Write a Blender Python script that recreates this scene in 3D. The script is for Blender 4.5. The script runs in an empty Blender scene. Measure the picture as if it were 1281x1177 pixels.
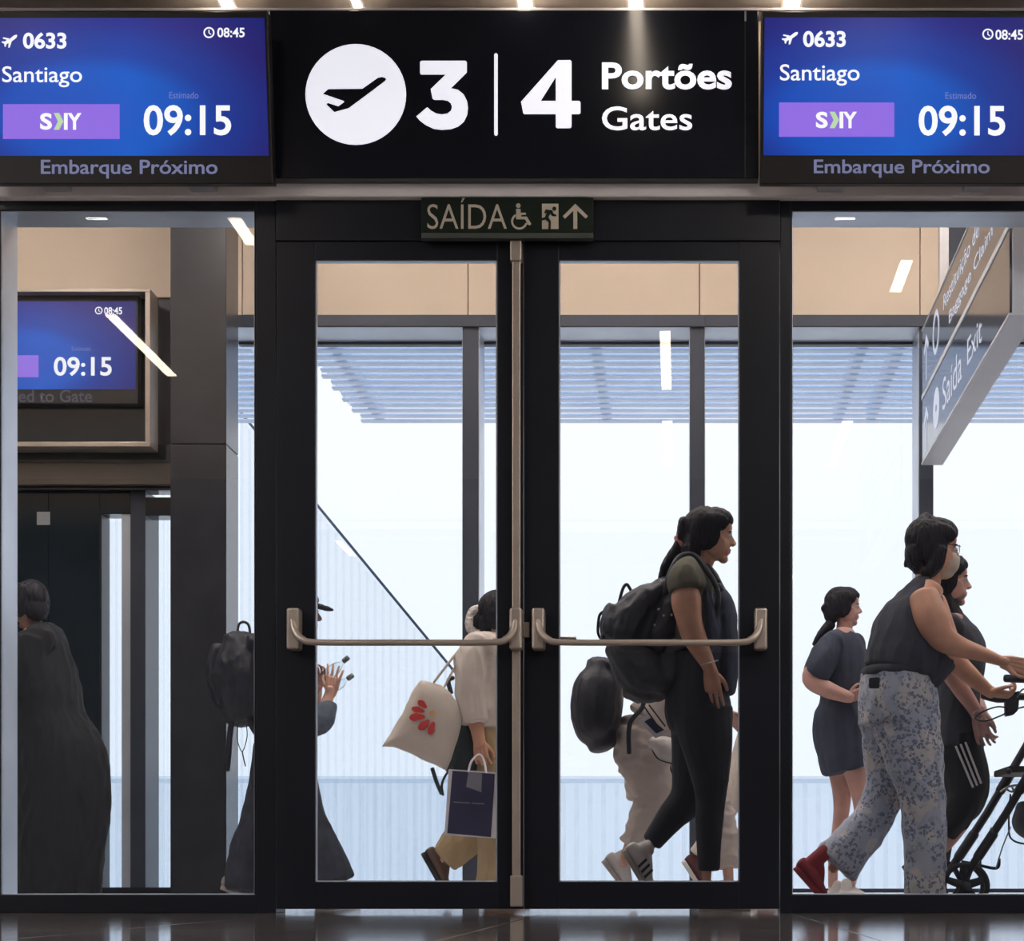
import bpy, bmesh, math, random
import numpy as np
from mathutils import Vector, Matrix, noise
from mathutils.geometry import tessellate_polygon
random.seed(7)
SC = bpy.context.scene
COL = SC.collection
# ------------------------------------------------------------------ camera, sky, exposure
F = 2568.0                      # focal length in pixels of the 1281 wide frame
CX, CY, CZ, CAMY = 850.0, 1100.0, 0.13, -8.0
cam = bpy.data.cameras.new('camera'); cam.sensor_width = 36.0; cam.sensor_fit = 'HORIZONTAL'
cam.lens = F * 36.0 / 1281.0
cam.shift_x = (640.5 - CX) / 1281.0
cam.shift_y = (CY - 588.5) / 1281.0
cam.clip_start = 0.05
camo = bpy.data.objects.new('camera', cam); COL.objects.link(camo)
camo.location = (0, CAMY, CZ); camo.rotation_euler = (math.pi / 2, 0, 0)
SC.camera = camo
world = bpy.data.worlds.new('overcast_sky'); SC.world = world; world.use_nodes = True
wn = world.node_tree.nodes; wl = world.node_tree.links
bg = wn['Background']; tc = wn.new('ShaderNodeTexCoord'); sep = wn.new('ShaderNodeSeparateXYZ')
rmp = wn.new('ShaderNodeValToRGB')
wl.new(tc.outputs['Generated'], sep.inputs[0]); wl.new(sep.outputs['Z'], rmp.inputs[0])
rmp.color_ramp.elements[0].position = 0.0; rmp.color_ramp.elements[0].color = (0.86, 0.925, 1.0, 1)
rmp.color_ramp.elements[1].position = 0.35; rmp.color_ramp.elements[1].color = (0.95, 0.97, 1.0, 1)
wl.new(rmp.outputs[0], bg.inputs[0]); bg.inputs[1].default_value = 1.34
SC.view_settings.view_transform = 'Standard'; SC.view_settings.look = 'None'
SC.view_settings.exposure = 0.0; SC.view_settings.gamma = 1.0
SC.view_settings.use_curve_mapping = False
SC.cycles.use_denoising = True
SC.cycles.max_bounces = 10; SC.cycles.transparent_max_bounces = 16
SC.cycles.sample_clamp_indirect = 6.0
LED = 15.0                      # radiance of the ceiling strips in the hall
LEDH = 56.0  # radiance of the added fill strips in the hall
LEDC = 56.0                      # radiance of the ceiling strips in the corridor

# ------------------------------------------------------------------ helpers
def P(px, py, D):
    return Vector(((px - CX) * D / F, CAMY + D, CZ + (CY - py) * D / F))
def ray_plane(px, py, p0, n):
    o = Vector((0, CAMY, CZ)); d = Vector(((px - CX) / F, 1.0, (CY - py) / F))
    return o + d * ((p0 - o).dot(n) / d.dot(n))

def pm(name, col, rough=0.5, metal=0.0, var=0.12, scale=8.0, bump=0.0, bscale=60.0, emit=None, estr=0.0, spec=0.5, coat=0.0, stretch=None, sheen=0.0):
    m = bpy.data.materials.new(name); m.use_nodes = True
    nt = m.node_tree; n = nt.nodes; l = nt.links; b = n['Principled BSDF']
    t = n.new('ShaderNodeTexCoord'); mp = n.new('ShaderNodeMapping'); l.new(t.outputs['Object'], mp.inputs[0])
    if stretch: mp.inputs['Scale'].default_value = stretch
    nz = n.new('ShaderNodeTexNoise'); nz.inputs['Scale'].default_value = scale; nz.inputs['Detail'].default_value = 4
    l.new(mp.outputs[0], nz.inputs['Vector'])
    r = n.new('ShaderNodeValToRGB'); l.new(nz.outputs['Fac'], r.inputs[0])
    r.color_ramp.elements[0].position = 0.3; r.color_ramp.elements[1].position = 0.7
    r.color_ramp.elements[0].color = tuple(c * (1 - var) for c in col) + (1,)
    r.color_ramp.elements[1].color = tuple(min(1, c * (1 + var)) for c in col) + (1,)
    l.new(r.outputs[0], b.inputs['Base Color'])
    b.inputs['Roughness'].default_value = rough; b.inputs['Metallic'].default_value = metal
    b.inputs['Specular IOR Level'].default_value = spec
    b.inputs['Coat Weight'].default_value = coat
    if sheen: b.inputs['Sheen Weight'].default_value = sheen
    if bump:
        nb = n.new('ShaderNodeTexNoise'); nb.inputs['Scale'].default_value = bscale; nb.inputs['Detail'].default_value = 3
        l.new(mp.outputs[0], nb.inputs['Vector'])
        bp = n.new('ShaderNodeBump'); bp.inputs['Strength'].default_value = bump; bp.inputs['Distance'].default_value = 0.004
        l.new(nb.outputs['Fac'], bp.inputs['Height']); l.new(bp.outputs[0], b.inputs['Normal'])
    if emit:
        b.inputs['Emission Color'].default_value = tuple(emit) + (1,); b.inputs['Emission Strength'].default_value = estr
    return m
def glass_mat(name, tint=(0.972, 0.976, 0.985), refl=1.0, ior=1.5):
    m = bpy.data.materials.new(name); m.use_nodes = True
    nt = m.node_tree; n = nt.nodes; l = nt.links; n.remove(n['Principled BSDF'])
    out = n['Material Output']; tr = n.new('ShaderNodeBsdfTransparent'); gl = n.new('ShaderNodeBsdfGlossy')
    tr.inputs[0].default_value = tint + (1,); gl.inputs['Roughness'].default_value = 0.0
    gl.inputs[0].default_value = (refl, refl, refl, 1)
    fr = n.new('ShaderNodeFresnel'); fr.inputs[0].default_value = ior
    mx = n.new('ShaderNodeMixShader'); l.new(fr.outputs[0], mx.inputs[0]); l.new(tr.outputs[0], mx.inputs[1]); l.new(gl.outputs[0], mx.inputs[2])
    l.new(mx.outputs[0], out.inputs[0])
    return m
def milky(name, col, f):
    """milky glass: part clear, part scattering, with faint clouding"""
    m = bpy.data.materials.new(name); m.use_nodes = True
    nt = m.node_tree; n = nt.nodes; l = nt.links; n.remove(n['Principled BSDF'])
    out = n['Material Output']; tr = n.new('ShaderNodeBsdfTransparent'); df = n.new('ShaderNodeBsdfTranslucent'); d2 = n.new('ShaderNodeBsdfDiffuse')
    nz = n.new('ShaderNodeTexNoise'); nz.inputs['Scale'].default_value = 1.5
    r = n.new('ShaderNodeValToRGB'); l.new(nz.outputs['Fac'], r.inputs[0])
    r.color_ramp.elements[0].color = tuple(c * 0.96 for c in col) + (1,); r.color_ramp.elements[1].color = col + (1,)
    for s_ in (tr, df, d2): l.new(r.outputs[0], s_.inputs[0])
    a = n.new('ShaderNodeMixShader'); a.inputs[0].default_value = 0.4; l.new(df.outputs[0], a.inputs[1]); l.new(d2.outputs[0], a.inputs[2])
    b = n.new('ShaderNodeMixShader'); b.inputs[0].default_value = f; l.new(tr.outputs[0], b.inputs[1]); l.new(a.outputs[0], b.inputs[2])
    l.new(b.outputs[0], out.inputs[0]); return m
def led_mat(name, col, s, base=0.8):
    m = bpy.data.materials.new(name); m.use_nodes = True
    b = m.node_tree.nodes['Principled BSDF']; b.inputs['Base Color'].default_value = (base, base, base, 1)
    b.inputs['Emission Color'].default_value = tuple(col) + (1,); b.inputs['Emission Strength'].default_value = s
    return m

def sh(ob):
    while ob is not None and ob.parent is not None: ob = ob.parent
    return ob.location.copy() if ob is not None else Vector((0, 0, 0))
def link_mesh(name, me, mat, parent=None, smooth=False, own_origin=True):
    """mesh data comes in world coordinates; a child is stored relative to its thing's base"""
    if mat is not None and not me.materials: me.materials.append(mat)
    if smooth:
        for p in me.polygons: p.use_smooth = True
    o = bpy.data.objects.new(name, me); COL.objects.link(o)
    if parent is not None:
        me.transform(Matrix.Translation(-sh(parent))); o.parent = parent
    elif own_origin and len(me.vertices):
        xs = [v.co.x for v in me.vertices]; ys = [v.co.y for v in me.vertices]; zs = [v.co.z for v in me.vertices]
        c = Vector(((min(xs) + max(xs)) / 2, (min(ys) + max(ys)) / 2, min(zs)))
        me.transform(Matrix.Translation(-c)); o.location = c
    return o
def link_bm(name, bm, mat, parent=None, smooth=False):
    bmesh.ops.recalc_face_normals(bm, faces=bm.faces[:])
    me = bpy.data.meshes.new(name); bm.to_mesh(me); bm.free()
    return link_mesh(name, me, mat, parent, smooth)
def thing(name, loc, label, cat, group=None):
    o = bpy.data.objects.new(name, None); COL.objects.link(o); o.location = loc; o.empty_display_size = 0.1
    return tag(o, label, cat, group)
def tag(o, label, cat, group=None):
    o['label'] = label; o['category'] = cat
    if group: o['group'] = group
    return o
def struct(o): o['kind'] = 'structure'; return o
def struct_root(name, loc=(0, 0, 0)):
    o = bpy.data.objects.new(name, None); COL.objects.link(o); o.location = loc; return struct(o)

def box(bm, a, b, bev=0.0):
    a, b = Vector(a), Vector(b)
    lo = Vector((min(a.x, b.x), min(a.y, b.y), min(a.z, b.z))); hi = Vector((max(a.x, b.x), max(a.y, b.y), max(a.z, b.z)))
    r = bmesh.ops.create_cube(bm, size=1.0)
    c = (lo + hi) / 2; s = hi - lo
    for v in r['verts']: v.co = Vector((c.x + v.co.x * s.x, c.y + v.co.y * s.y, c.z + v.co.z * s.z))
    if bev:
        es = list({e for v in r['verts'] for e in v.link_edges})
        bmesh.ops.bevel(bm, geom=es, offset=bev, segments=2, affect='EDGES', profile=0.5)
def pbox(bm, x0, y0, x1, y1, D, depth, bev=0.0):
    """box whose front face covers the given image rectangle at distance D"""
    a = P(x0, y0, D); b = P(x1, y1, D); b.y += depth
    box(bm, a, b, bev)
def pb(name, x0, y0, x1, y1, D, depth, mat, parent=None, bev=0.0):
    bm = bmesh.new(); pbox(bm, x0, y0, x1, y1, D, depth, bev); return link_bm(name, bm, mat, parent)
def prism(bm, pts, thick):
    """pts: world points of a planar outline; thick: vector"""
    v0 = [bm.verts.new(p) for p in pts]; v1 = [bm.verts.new(Vector(p) + thick) for p in pts]
    n = len(pts)
    bm.faces.new(v0); bm.faces.new(v1[::-1])
    for i in range(n): bm.faces.new((v0[i], v1[i], v1[(i + 1) % n], v0[(i + 1) % n]))
def cr(pts, k):
    """Catmull-Rom resampling of tuples"""
    if len(pts) < 3 or k < 2: 
        out = []
        for i in range(len(pts) - 1):
            for j in range(max(k, 1)):
                t = j / max(k, 1); out.append(tuple(a + (b - a) * t for a, b in zip(pts[i], pts[i + 1])))
        out.append(pts[-1]); return out
    out = []; n = len(pts)
    for i in range(n - 1):
        p0 = pts[max(i - 1, 0)]; p1 = pts[i]; p2 = pts[i + 1]; p3 = pts[min(i + 2, n - 1)]
        for j in range(k):
            t = j / k
            out.append(tuple(0.5 * ((2 * b) + (-a + c) * t + (2 * a - 5 * b + 4 * c - d) * t * t + (-a + 3 * b - 3 * c + d) * t ** 3) for a, b, c, d in zip(p0, p1, p2, p3)))
    out.append(pts[-1]); return out
def tube3(bm, pts, seg=14, k=4, cap=True, ck=0.8, ref=Vector((0, 1, 0))):
    """pts: (x,y,z,rn,rb) world"""
    q = cr(pts, k); n = len(q); rings = []
    def ring(c, nn, bb, rn, rb):
        return [bm.verts.new(c + nn * (math.cos(2 * math.pi * i / seg) * rn) + bb * (math.sin(2 * math.pi * i / seg) * rb)) for i in range(seg)]
    for i in range(n):
        c = Vector(q[i][:3]); t = Vector(q[min(i + 1, n - 1)][:3]) - Vector(q[max(i - 1, 0)][:3])
        if t.length < 1e-9: t = Vector((0, 0, 1))
        t.normalize()
        b = ref - t * ref.dot(t)
        if b.length < 0.15: b = Vector((0, 0, 1)) - t * t.z
        b.normalize(); nn = b.cross(t).normalized(); rn, rb = max(q[i][3], 1e-4), max(q[i][4], 1e-4)
        if i == 0 and cap:
            for a in (0.98, 0.75, 0.4):
                rings.append(ring(c - t * rn * ck * math.sqrt(a), nn, b, rn * math.sqrt(1 - a * a), rb * math.sqrt(1 - a * a)))
        rings.append(ring(c, nn, b, rn, rb))
        if i == n - 1 and cap:
            for a in (0.4, 0.75, 0.98):
                rings.append(ring(c + t * rn * ck * math.sqrt(a), nn, b, rn * math.sqrt(1 - a * a), rb * math.sqrt(1 - a * a)))
    for i in range(len(rings) - 1):
        for j in range(seg):
            bm.faces.new((rings[i][j], rings[i][(j + 1) % seg], rings[i + 1][(j + 1) % seg], rings[i + 1][j]))
    bm.faces.new(rings[0][::-1]); bm.faces.new(rings[-1])
def ell(bm, c, r, M=None, sub=3):
    g = bmesh.ops.create_icosphere(bm, subdivisions=sub, radius=1.0)
    for v in g['verts']:
        p = Vector((v.co.x * r[0], v.co.y * r[1], v.co.z * r[2]))
        if M is not None: p = M @ p
        v.co = p + Vector(c)
def wire(name, pts, r, mat, parent=None, seg=8, k=5, smooth=True):
    bm = bmesh.new(); tube3(bm, [tuple(p) + (r, r) for p in pts], seg=seg, k=k); return link_bm(name, bm, mat, parent, smooth)

def remesh(bm, voxel, smooth=3, dec=None):
    me = bpy.data.meshes.new('tmp'); bmesh.ops.recalc_face_normals(bm, faces=bm.faces[:]); bm.to_mesh(me); bm.free()
    o = bpy.data.objects.new('tmp', me); COL.objects.link(o)
    m = o.modifiers.new('r', 'REMESH'); m.mode = 'VOXEL'; m.voxel_size = voxel; m.use_smooth_shade = True
    if smooth:
        s = o.modifiers.new('s', 'SMOOTH'); s.iterations = smooth; s.factor = 0.5
    if dec:
        d = o.modifiers.new('d', 'DECIMATE'); d.ratio = dec
    dg = bpy.context.evaluated_depsgraph_get(); dg.update()
    out = bpy.data.meshes.new_from_object(o.evaluated_get(dg)); out.materials.clear()
    bpy.data.objects.remove(o); bpy.data.meshes.remove(me)
    return out
def wrinkle(me, amp, freq=(14, 14, 5), seed=0.0):
    n = len(me.vertices)
    co = np.empty(n * 3, dtype=np.float32); me.vertices.foreach_get('co', co)
    no = np.empty(n * 3, dtype=np.float32); me.vertices.foreach_get('normal', no)
    co = co.reshape(-1, 3); no = no.reshape(-1, 3)
    q = co * np.array(freq, dtype=np.float32) + np.array((seed, 0, seed), dtype=np.float32)
    nn = noise.noise
    a = np.array([nn(v) for v in q.tolist()]); b = np.array([nn(v) for v in (q * 2.3).tolist()])
    d = (1 - np.abs(a) * 2.6) * 0.75 + b * 0.45 - 0.35
    co += no * (amp * d)[:, None].astype(np.float32)
    me.vertices.foreach_set('co', co.ravel()); me.update()
def merge(meshes):
    bm = bmesh.new()
    for m in meshes: bm.from_mesh(m); bpy.data.meshes.remove(m)
    me = bpy.data.meshes.new('body'); bm.to_mesh(me); bm.free(); return me

FONT = None
def text_mesh(s, off=0.0, space=1.0):
    cu = bpy.data.curves.new('t', 'FONT'); cu.body = s; cu.size = 1.0; cu.offset = off; cu.space_character = space
    cu.resolution_u = 4; o = bpy.data.objects.new('t', cu); COL.objects.link(o)
    dg = bpy.context.evaluated_depsgraph_get(); dg.update()
    me = bpy.data.meshes.new_from_object(o.evaluated_get(dg)); me.materials.clear()
    bpy.data.objects.remove(o); bpy.data.curves.remove(cu)
    return me
def text(name, s, rect, mapf, mat, parent, off=0.0, space=1.0, byy=False):
    """fit the ink of the text into the rectangle (x0,y0,x1,y1) of a mapping (u,v)->world"""
    me = text_mesh(s, off, space); x0, y0, x1, y1 = rect
    xs = [v.co.x for v in me.vertices]; ys = [v.co.y for v in me.vertices]
    a, b, c, d = min(xs), max(xs), min(ys), max(ys)
    for v in me.vertices:
        u = (v.co.x - a) / (b - a); w = (v.co.y - c) / (d - c)
        v.co = mapf(x0 + (x1 - x0) * u, y1 + (y0 - y1) * w)
    nw = len(s.split())
    if nw < 2: return link_mesh(name, me, mat, parent)
    # one object per word: cut at the widest gaps between letters
    bm = bmesh.new(); bm.from_mesh(me); bm.verts.ensure_lookup_table(); seen = set(); isl = []
    for v in bm.verts:
        if v in seen: continue
        st = [v]; seen.add(v); grp = []
        while st:
            c_ = st.pop(); grp.append(c_)
            for e_ in c_.link_edges:
                o_ = e_.other_vert(c_)
                if o_ not in seen: seen.add(o_); st.append(o_)
        k_ = (lambda q: q.y) if byy else (lambda q: q.x)
        isl.append((min(k_(g.co) for g in grp), max(k_(g.co) for g in grp), [g.index for g in grp]))
    isl.sort(key=lambda t: t[0]); gaps = []; mx_ = isl[0][1]
    for i in range(1, len(isl)): gaps.append((isl[i][0] - mx_, i)); mx_ = max(mx_, isl[i][1])
    cuts = sorted(i for g_, i in sorted(gaps)[-(nw - 1):]) + [len(isl)]; bm.free(); a_ = 0; out = None
    for c_ in cuts:
        keep = set(k for t in isl[a_:c_] for k in t[2]); a_ = c_
        b2 = bmesh.new(); b2.from_mesh(me); b2.verts.ensure_lookup_table()
        bmesh.ops.delete(b2, geom=[v for v in b2.verts if v.index not in keep], context='VERTS')
        m2 = bpy.data.meshes.new(name); b2.to_mesh(m2); b2.free(); out = link_mesh(name, m2, mat, parent)
    return out
def poly(name, loops, mapf, mat, parent, thick=None):
    """flat polygons given in mapping coordinates"""
    bm = bmesh.new()
    for lp in loops:
        lp = [p for i, p in enumerate(lp) if math.dist(p, lp[i - 1]) > 1e-6]
        vs = [bm.verts.new(mapf(*p)) for p in lp]
        for t in tessellate_polygon([[Vector((p[0], -p[1], 0)) for p in lp]]):
            bm.faces.new([vs[i] for i in t])
    for f in bm.faces:
        f.normal_update()
    bmesh.ops.recalc_face_normals(bm, faces=bm.faces[:])
    if thick is not None:
        g = bmesh.ops.extrude_face_region(bm, geom=bm.faces[:])
        for v in g['geom']:
            if isinstance(v, bmesh.types.BMVert): v.co += thick
    me = bpy.data.meshes.new(name); bm.to_mesh(me); bm.free(); return link_mesh(name, me, mat, parent)
def circ(cx, cy, r, n=48, a0=0, a1=360):
    return [(cx + r * math.cos(math.radians(a0 + (a1 - a0) * i / n)), cy - r * math.sin(math.radians(a0 + (a1 - a0) * i / n))) for i in range(n + (a1 - a0 != 360))]
def ringpoly(cx, cy, r0, r1, a0, a1, n=40):
    o = [(cx + r1 * math.cos(math.radians(a0 + (a1 - a0) * i / n)), cy - r1 * math.sin(math.radians(a0 + (a1 - a0) * i / n))) for i in range(n + 1)]
    i_ = [(cx + r0 * math.cos(math.radians(a1 + (a0 - a1) * i / n)), cy - r0 * math.sin(math.radians(a1 + (a0 - a1) * i / n))) for i in range(n + 1)]
    return [[o[i], o[i + 1], i_[n - i - 1], i_[n - i]] for i in range(n)]

# ------------------------------------------------------------------ materials
M = {}
M['frame'] = pm('dark_anodised', (0.008, 0.010, 0.017), 0.36, 0.0, 0.2, 3, spec=0.35)
M['reveal'] = pm('sky_toned_metal', (0.66, 0.72, 0.82), 0.36, 0.5, 0.1, 3)  # pale blue tone stands in for sky light on the frame returns
M['beam'] = pm('painted_beam', (0.86, 0.82, 0.82), 0.45, 0, 0.06, 4)
M['glass'] = glass_mat('door_glass')
M['glass2'] = glass_mat('window_glass', (0.966, 0.973, 0.985))
M['sign'] = pm('sign_black', (0.007, 0.009, 0.016), 0.17, 0, 0.2, 2, spec=0.45)
M['bezel'] = pm('bezel_black', (0.008, 0.006, 0.006), 0.4, 0, 0.2, 2)
M['lit'] = led_mat('sign_letter', (0.86, 0.88, 1.0), 0.74)
M['litw'] = led_mat('screen_white', (0.97, 0.98, 1.0), 0.95, 0.05)
M['lity'] = led_mat('screen_green', (0.62, 0.9, 0.5), 0.75, 0.05)
M['lilac'] = led_mat('screen_lilac', (0.30, 0.15, 0.86), 0.85, 0.05)
M['dimt'] = led_mat('screen_dim', (0.35, 0.38, 0.72), 0.42, 0.05)
M['faint'] = led_mat('screen_faint', (0.25, 0.3, 0.8), 0.6, 0.05)
M['dimmer'] = led_mat('screen_dimmer', (0.25, 0.27, 0.5), 0.12, 0.05)
M['exit'] = pm('exit_panel', (0.012, 0.019, 0.014), 0.5, 0, 0.15, 4, spec=0.2)
M['exitl'] = pm('exit_letter', (0.62, 0.56, 0.46), 0.5, 0, 0.05, 4)
M['champ'] = pm('champagne_metal', (0.50, 0.43, 0.37), 0.38, 0.55, 0.06, 12)
M['beige'] = pm('beige_panel', (0.64, 0.52, 0.41), 0.55, 0, 0.05, 1.5)
M['mull'] = pm('mullion_paint', (0.040, 0.050, 0.075), 0.4, 0.1, 0.1, 3)
M['greyc'] = pm('column_stone', (0.030, 0.032, 0.040), 0.25, 0, 0.2, 5, bump=0.05)
M['blackp'] = pm('black_glass_panel', (0.004, 0.011, 0.016), 0.12, 0, 0.2, 2)
M['brown'] = pm('brown_beam', (0.11, 0.09, 0.075), 0.45, 0, 0.1, 3)
M['white'] = pm('white_panel', (0.62, 0.70, 0.80), 0.5, 0, 0.04, 2)
M['parapet'] = milky('milky_panel', (0.93, 0.965, 1.0), 0.16)
M['ribm'] = milky('milky_rib', (0.97, 0.985, 1.0), 0.04)
M['rampm'] = milky('milky_ramp', (0.965, 0.985, 1.0), 0.10)
M['rib'] = milky('ribbed_sheet', (0.975, 0.985, 0.99), 0.06)
M['slat'] = pm('louvre_slat', (0.74, 0.83, 1.0), 0.5, 0.1, 0.08, 3)
M['rail'] = pm('bridge_rail', (0.12, 0.17, 0.24), 0.5, 0.3, 0.1, 3)
M['floor'] = pm('polished_tile', (0.19, 0.165, 0.16), 0.075, 0, 0.35, 3.5, bump=0.02, bscale=9, spec=0.55, stretch=(1, 2.5, 1))
M['grout'] = pm('grout', (0.34, 0.32, 0.31), 0.7)
M['cfloor'] = pm('corridor_tile', (0.80, 0.79, 0.79), 0.07, 0, 0.15, 4)
M['wallc'] = pm('hall_wall', (0.085, 0.095, 0.125), 0.6)
M['ceil'] = pm('hall_ceiling', (0.42, 0.40, 0.39), 0.6)
M['ceilc'] = pm('corridor_ceiling', (0.70, 0.66, 0.60), 0.6)
M['led'] = led_mat('led_warm', (1.0, 0.85, 0.68), LED)
M['led2'] = led_mat('led_hall_added', (1.0, 0.92, 0.86), LEDH)
M['ledc'] = led_mat('led_corridor', (1.0, 0.91, 0.83), LEDC)
M['alu'] = pm('aluminium', (0.55, 0.55, 0.58), 0.35, 0.8, 0.08, 10)
M['skin'] = pm('skin_warm', (0.68, 0.36, 0.245), 0.5, 0, 0.12, 12)
M['skin2'] = pm('skin_fair', (0.64, 0.37, 0.29), 0.5, 0, 0.12, 12)
M['skin3'] = pm('skin_rosy', (0.60, 0.35, 0.30), 0.5, 0, 0.12, 12)
M['lip'] = pm('lip', (0.42, 0.12, 0.11), 0.4)
M['eyew'] = pm('eye_white', (0.7, 0.7, 0.7), 0.2)
M['iris'] = pm('iris', (0.02, 0.012, 0.01), 0.2)
M['hair'] = pm('black_hair', (0.013, 0.012, 0.019), 0.5, 0, 0.5, 30, spec=0.25, bump=0.8, bscale=45, stretch=(4, 4, 0.6))
M['hairb'] = pm('brown_hair', (0.035, 0.022, 0.02), 0.5, 0, 0.5, 30, spec=0.25, bump=0.8, bscale=45, stretch=(4, 4, 0.6))
M['olive'] = pm('olive_cotton', (0.15, 0.145, 0.11), 0.85, 0, 0.15, 20, bump=0.3, bscale=200)
M['navy'] = pm('navy_cotton', (0.040, 0.052, 0.088), 0.85, 0, 0.2, 14, bump=0.3, bscale=200)
M['charcoal'] = pm('charcoal_jersey', (0.034, 0.040, 0.058), 0.85, 0, 0.2, 14, bump=0.3, bscale=200)
M['blacknyl'] = pm('black_nylon', (0.019, 0.023, 0.038), 0.45, 0, 0.3, 14, bump=0.5, bscale=120)
M['greynyl'] = pm('grey_nylon', (0.045, 0.050, 0.066), 0.6, 0, 0.2, 14, bump=0.4, bscale=120)
M['legging'] = pm('black_legging', (0.015, 0.020, 0.031), 0.75, 0, 0.2, 14)
M['cream'] = pm('cream_cotton', (0.62, 0.54, 0.50), 0.85, 0, 0.06, 10, bump=0.3, bscale=150)
M['ivory'] = pm('ivory_linen', (0.66, 0.59, 0.54), 0.85, 0, 0.08, 10, bump=0.3, bscale=150)
M['tan'] = pm('tan_cotton', (0.44, 0.33, 0.19), 0.85, 0, 0.1, 10, bump=0.3, bscale=150)
M['denim'] = pm('blue_denim', (0.09, 0.12, 0.17), 0.8, 0, 0.3, 16, bump=0.3, bscale=200)
M['dkdenim'] = pm('dark_denim', (0.028, 0.034, 0.055), 0.8, 0, 0.3, 16, bump=0.3, bscale=200)
M['burg'] = pm('burgundy_cloth', (0.10, 0.03, 0.035), 0.8, 0, 0.2, 10)
M['black'] = pm('black_cloth', (0.006, 0.008, 0.012), 0.85, 0, 0.2, 8)
M['rubber'] = pm('black_rubber', (0.018, 0.018, 0.020), 0.6)
M['whiteleather'] = pm('white_leather', (0.70, 0.67, 0.66), 0.5, 0, 0.05, 15)
M['sole'] = pm('pale_sole', (0.50, 0.45, 0.42), 0.6)
M['redsh'] = pm('red_suede', (0.30, 0.025, 0.04), 0.7, 0, 0.15, 15)
M['brownsh'] = pm('brown_leather', (0.12, 0.07, 0.055), 0.5)
M['pink'] = pm('pink_scrunchie', (0.62, 0.25, 0.22), 0.8, bump=0.5)
M['whitefl'] = pm('white_scrunchie', (0.75, 0.70, 0.68), 0.9, bump=0.6)
M['mask'] = pm('face_mask', (0.62, 0.54, 0.46), 0.8, bump=0.2)
M['tote'] = pm('canvas_tote', (0.66, 0.58, 0.52), 0.9, 0, 0.06, 8, bump=0.4, bscale=250)
M['petal'] = pm('red_print', (0.62, 0.05, 0.045), 0.8)
M['petaly'] = pm('yellow_print', (0.70, 0.42, 0.18), 0.8)
M['print'] = pm('grey_print', (0.35, 0.20, 0.17), 0.8)
M['paperw'] = pm('white_paper', (0.72, 0.70, 0.74), 0.6)
M['papern'] = pm('navy_paper', (0.028, 0.028, 0.075), 0.45)
M['tape'] = pm('clear_tape', (0.22, 0.22, 0.27), 0.3)
M['teal'] = pm('dark_teal_leather', (0.035, 0.055, 0.065), 0.45)
M['tubeblk'] = pm('frame_paint', (0.020, 0.022, 0.030), 0.4, 0.2)
M['grip'] = pm('grip_grey', (0.05, 0.06, 0.08), 0.6)
M['clear'] = glass_mat('clear_plastic', (0.90, 0.94, 0.95), 1.0, 1.12)
M['cap'] = pm('bottle_cap', (0.16, 0.18, 0.19), 0.4)

def pants_print():
    m = pm('patterned_denim', (0.30, 0.34, 0.42), 0.85, 0, 0.1, 14, bump=0.3, bscale=200)
    nt = m.node_tree; n = nt.nodes; l = nt.links; b = n['Principled BSDF']
    t = n.new('ShaderNodeTexCoord')
    nz = n.new('ShaderNodeTexNoise'); nz.inputs['Scale'].default_value = 7.5; nz.inputs['Detail'].default_value = 1; l.new(t.outputs['Object'], nz.inputs['Vector'])
    r1 = n.new('ShaderNodeValToRGB'); l.new(nz.outputs['Fac'], r1.inputs[0])
    r1.color_ramp.interpolation = 'CONSTANT'
    e = r1.color_ramp.elements; e[0].position = 0; e[0].color = (0.43, 0.48, 0.60, 1); e[1].position = 0.56; e[1].color = (0.63, 0.61, 0.62, 1)
    x = e.new(0.36); x.color = (0.48, 0.52, 0.63, 1)
    v = n.new('ShaderNodeTexVoronoi'); v.inputs['Scale'].default_value = 54; v.feature = 'F1'
    n2 = n.new('ShaderNodeTexNoise'); n2.inputs['Scale'].default_value = 60; l.new(t.outputs['Object'], n2.inputs['Vector'])
    mx0 = n.new('ShaderNodeMixRGB'); mx0.inputs[0].default_value = 0.03; l.new(t.outputs['Object'], mx0.inputs[1]); l.new(n2.outputs['Color'], mx0.inputs[2])
    l.new(mx0.outputs[0], v.inputs['Vector'])
    r2 = n.new('ShaderNodeValToRGB'); l.new(v.outputs['Distance'], r2.inputs[0])
    e = r2.color_ramp.elements; e[0].position = 0.0; e[0].color = (0.25, 0.25, 0.25, 1); e[1].position = 0.50; e[1].color = (0, 0, 0, 1)
    for p_, c_ in ((0.12, 0.4), (0.2, 1), (0.40, 0.9)):
        x = e.new(p_); x.color = (c_, c_, c_, 1)
    n3 = n.new('ShaderNodeTexNoise'); n3.inputs['Scale'].default_value = 9; l.new(t.outputs['Object'], n3.inputs['Vector'])
    r3 = n.new('ShaderNodeValToRGB'); l.new(n3.outputs['Fac'], r3.inputs[0]); e = r3.color_ramp.elements; e[0].position = 0.40; e[1].position = 0.50
    mu = n.new('ShaderNodeMath'); mu.operation = 'MULTIPLY'; l.new(r2.outputs[0], mu.inputs[0]); l.new(r3.outputs[0], mu.inputs[1])
    mx = n.new('ShaderNodeMixRGB'); l.new(mu.outputs[0], mx.inputs[0]); l.new(r1.outputs[0], mx.inputs[1]); mx.inputs[2].default_value = (0.17, 0.20, 0.30, 1)
    l.new(mx.outputs[0], b.inputs['Base Color'])
    return m
M['pants'] = pants_print()

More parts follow.
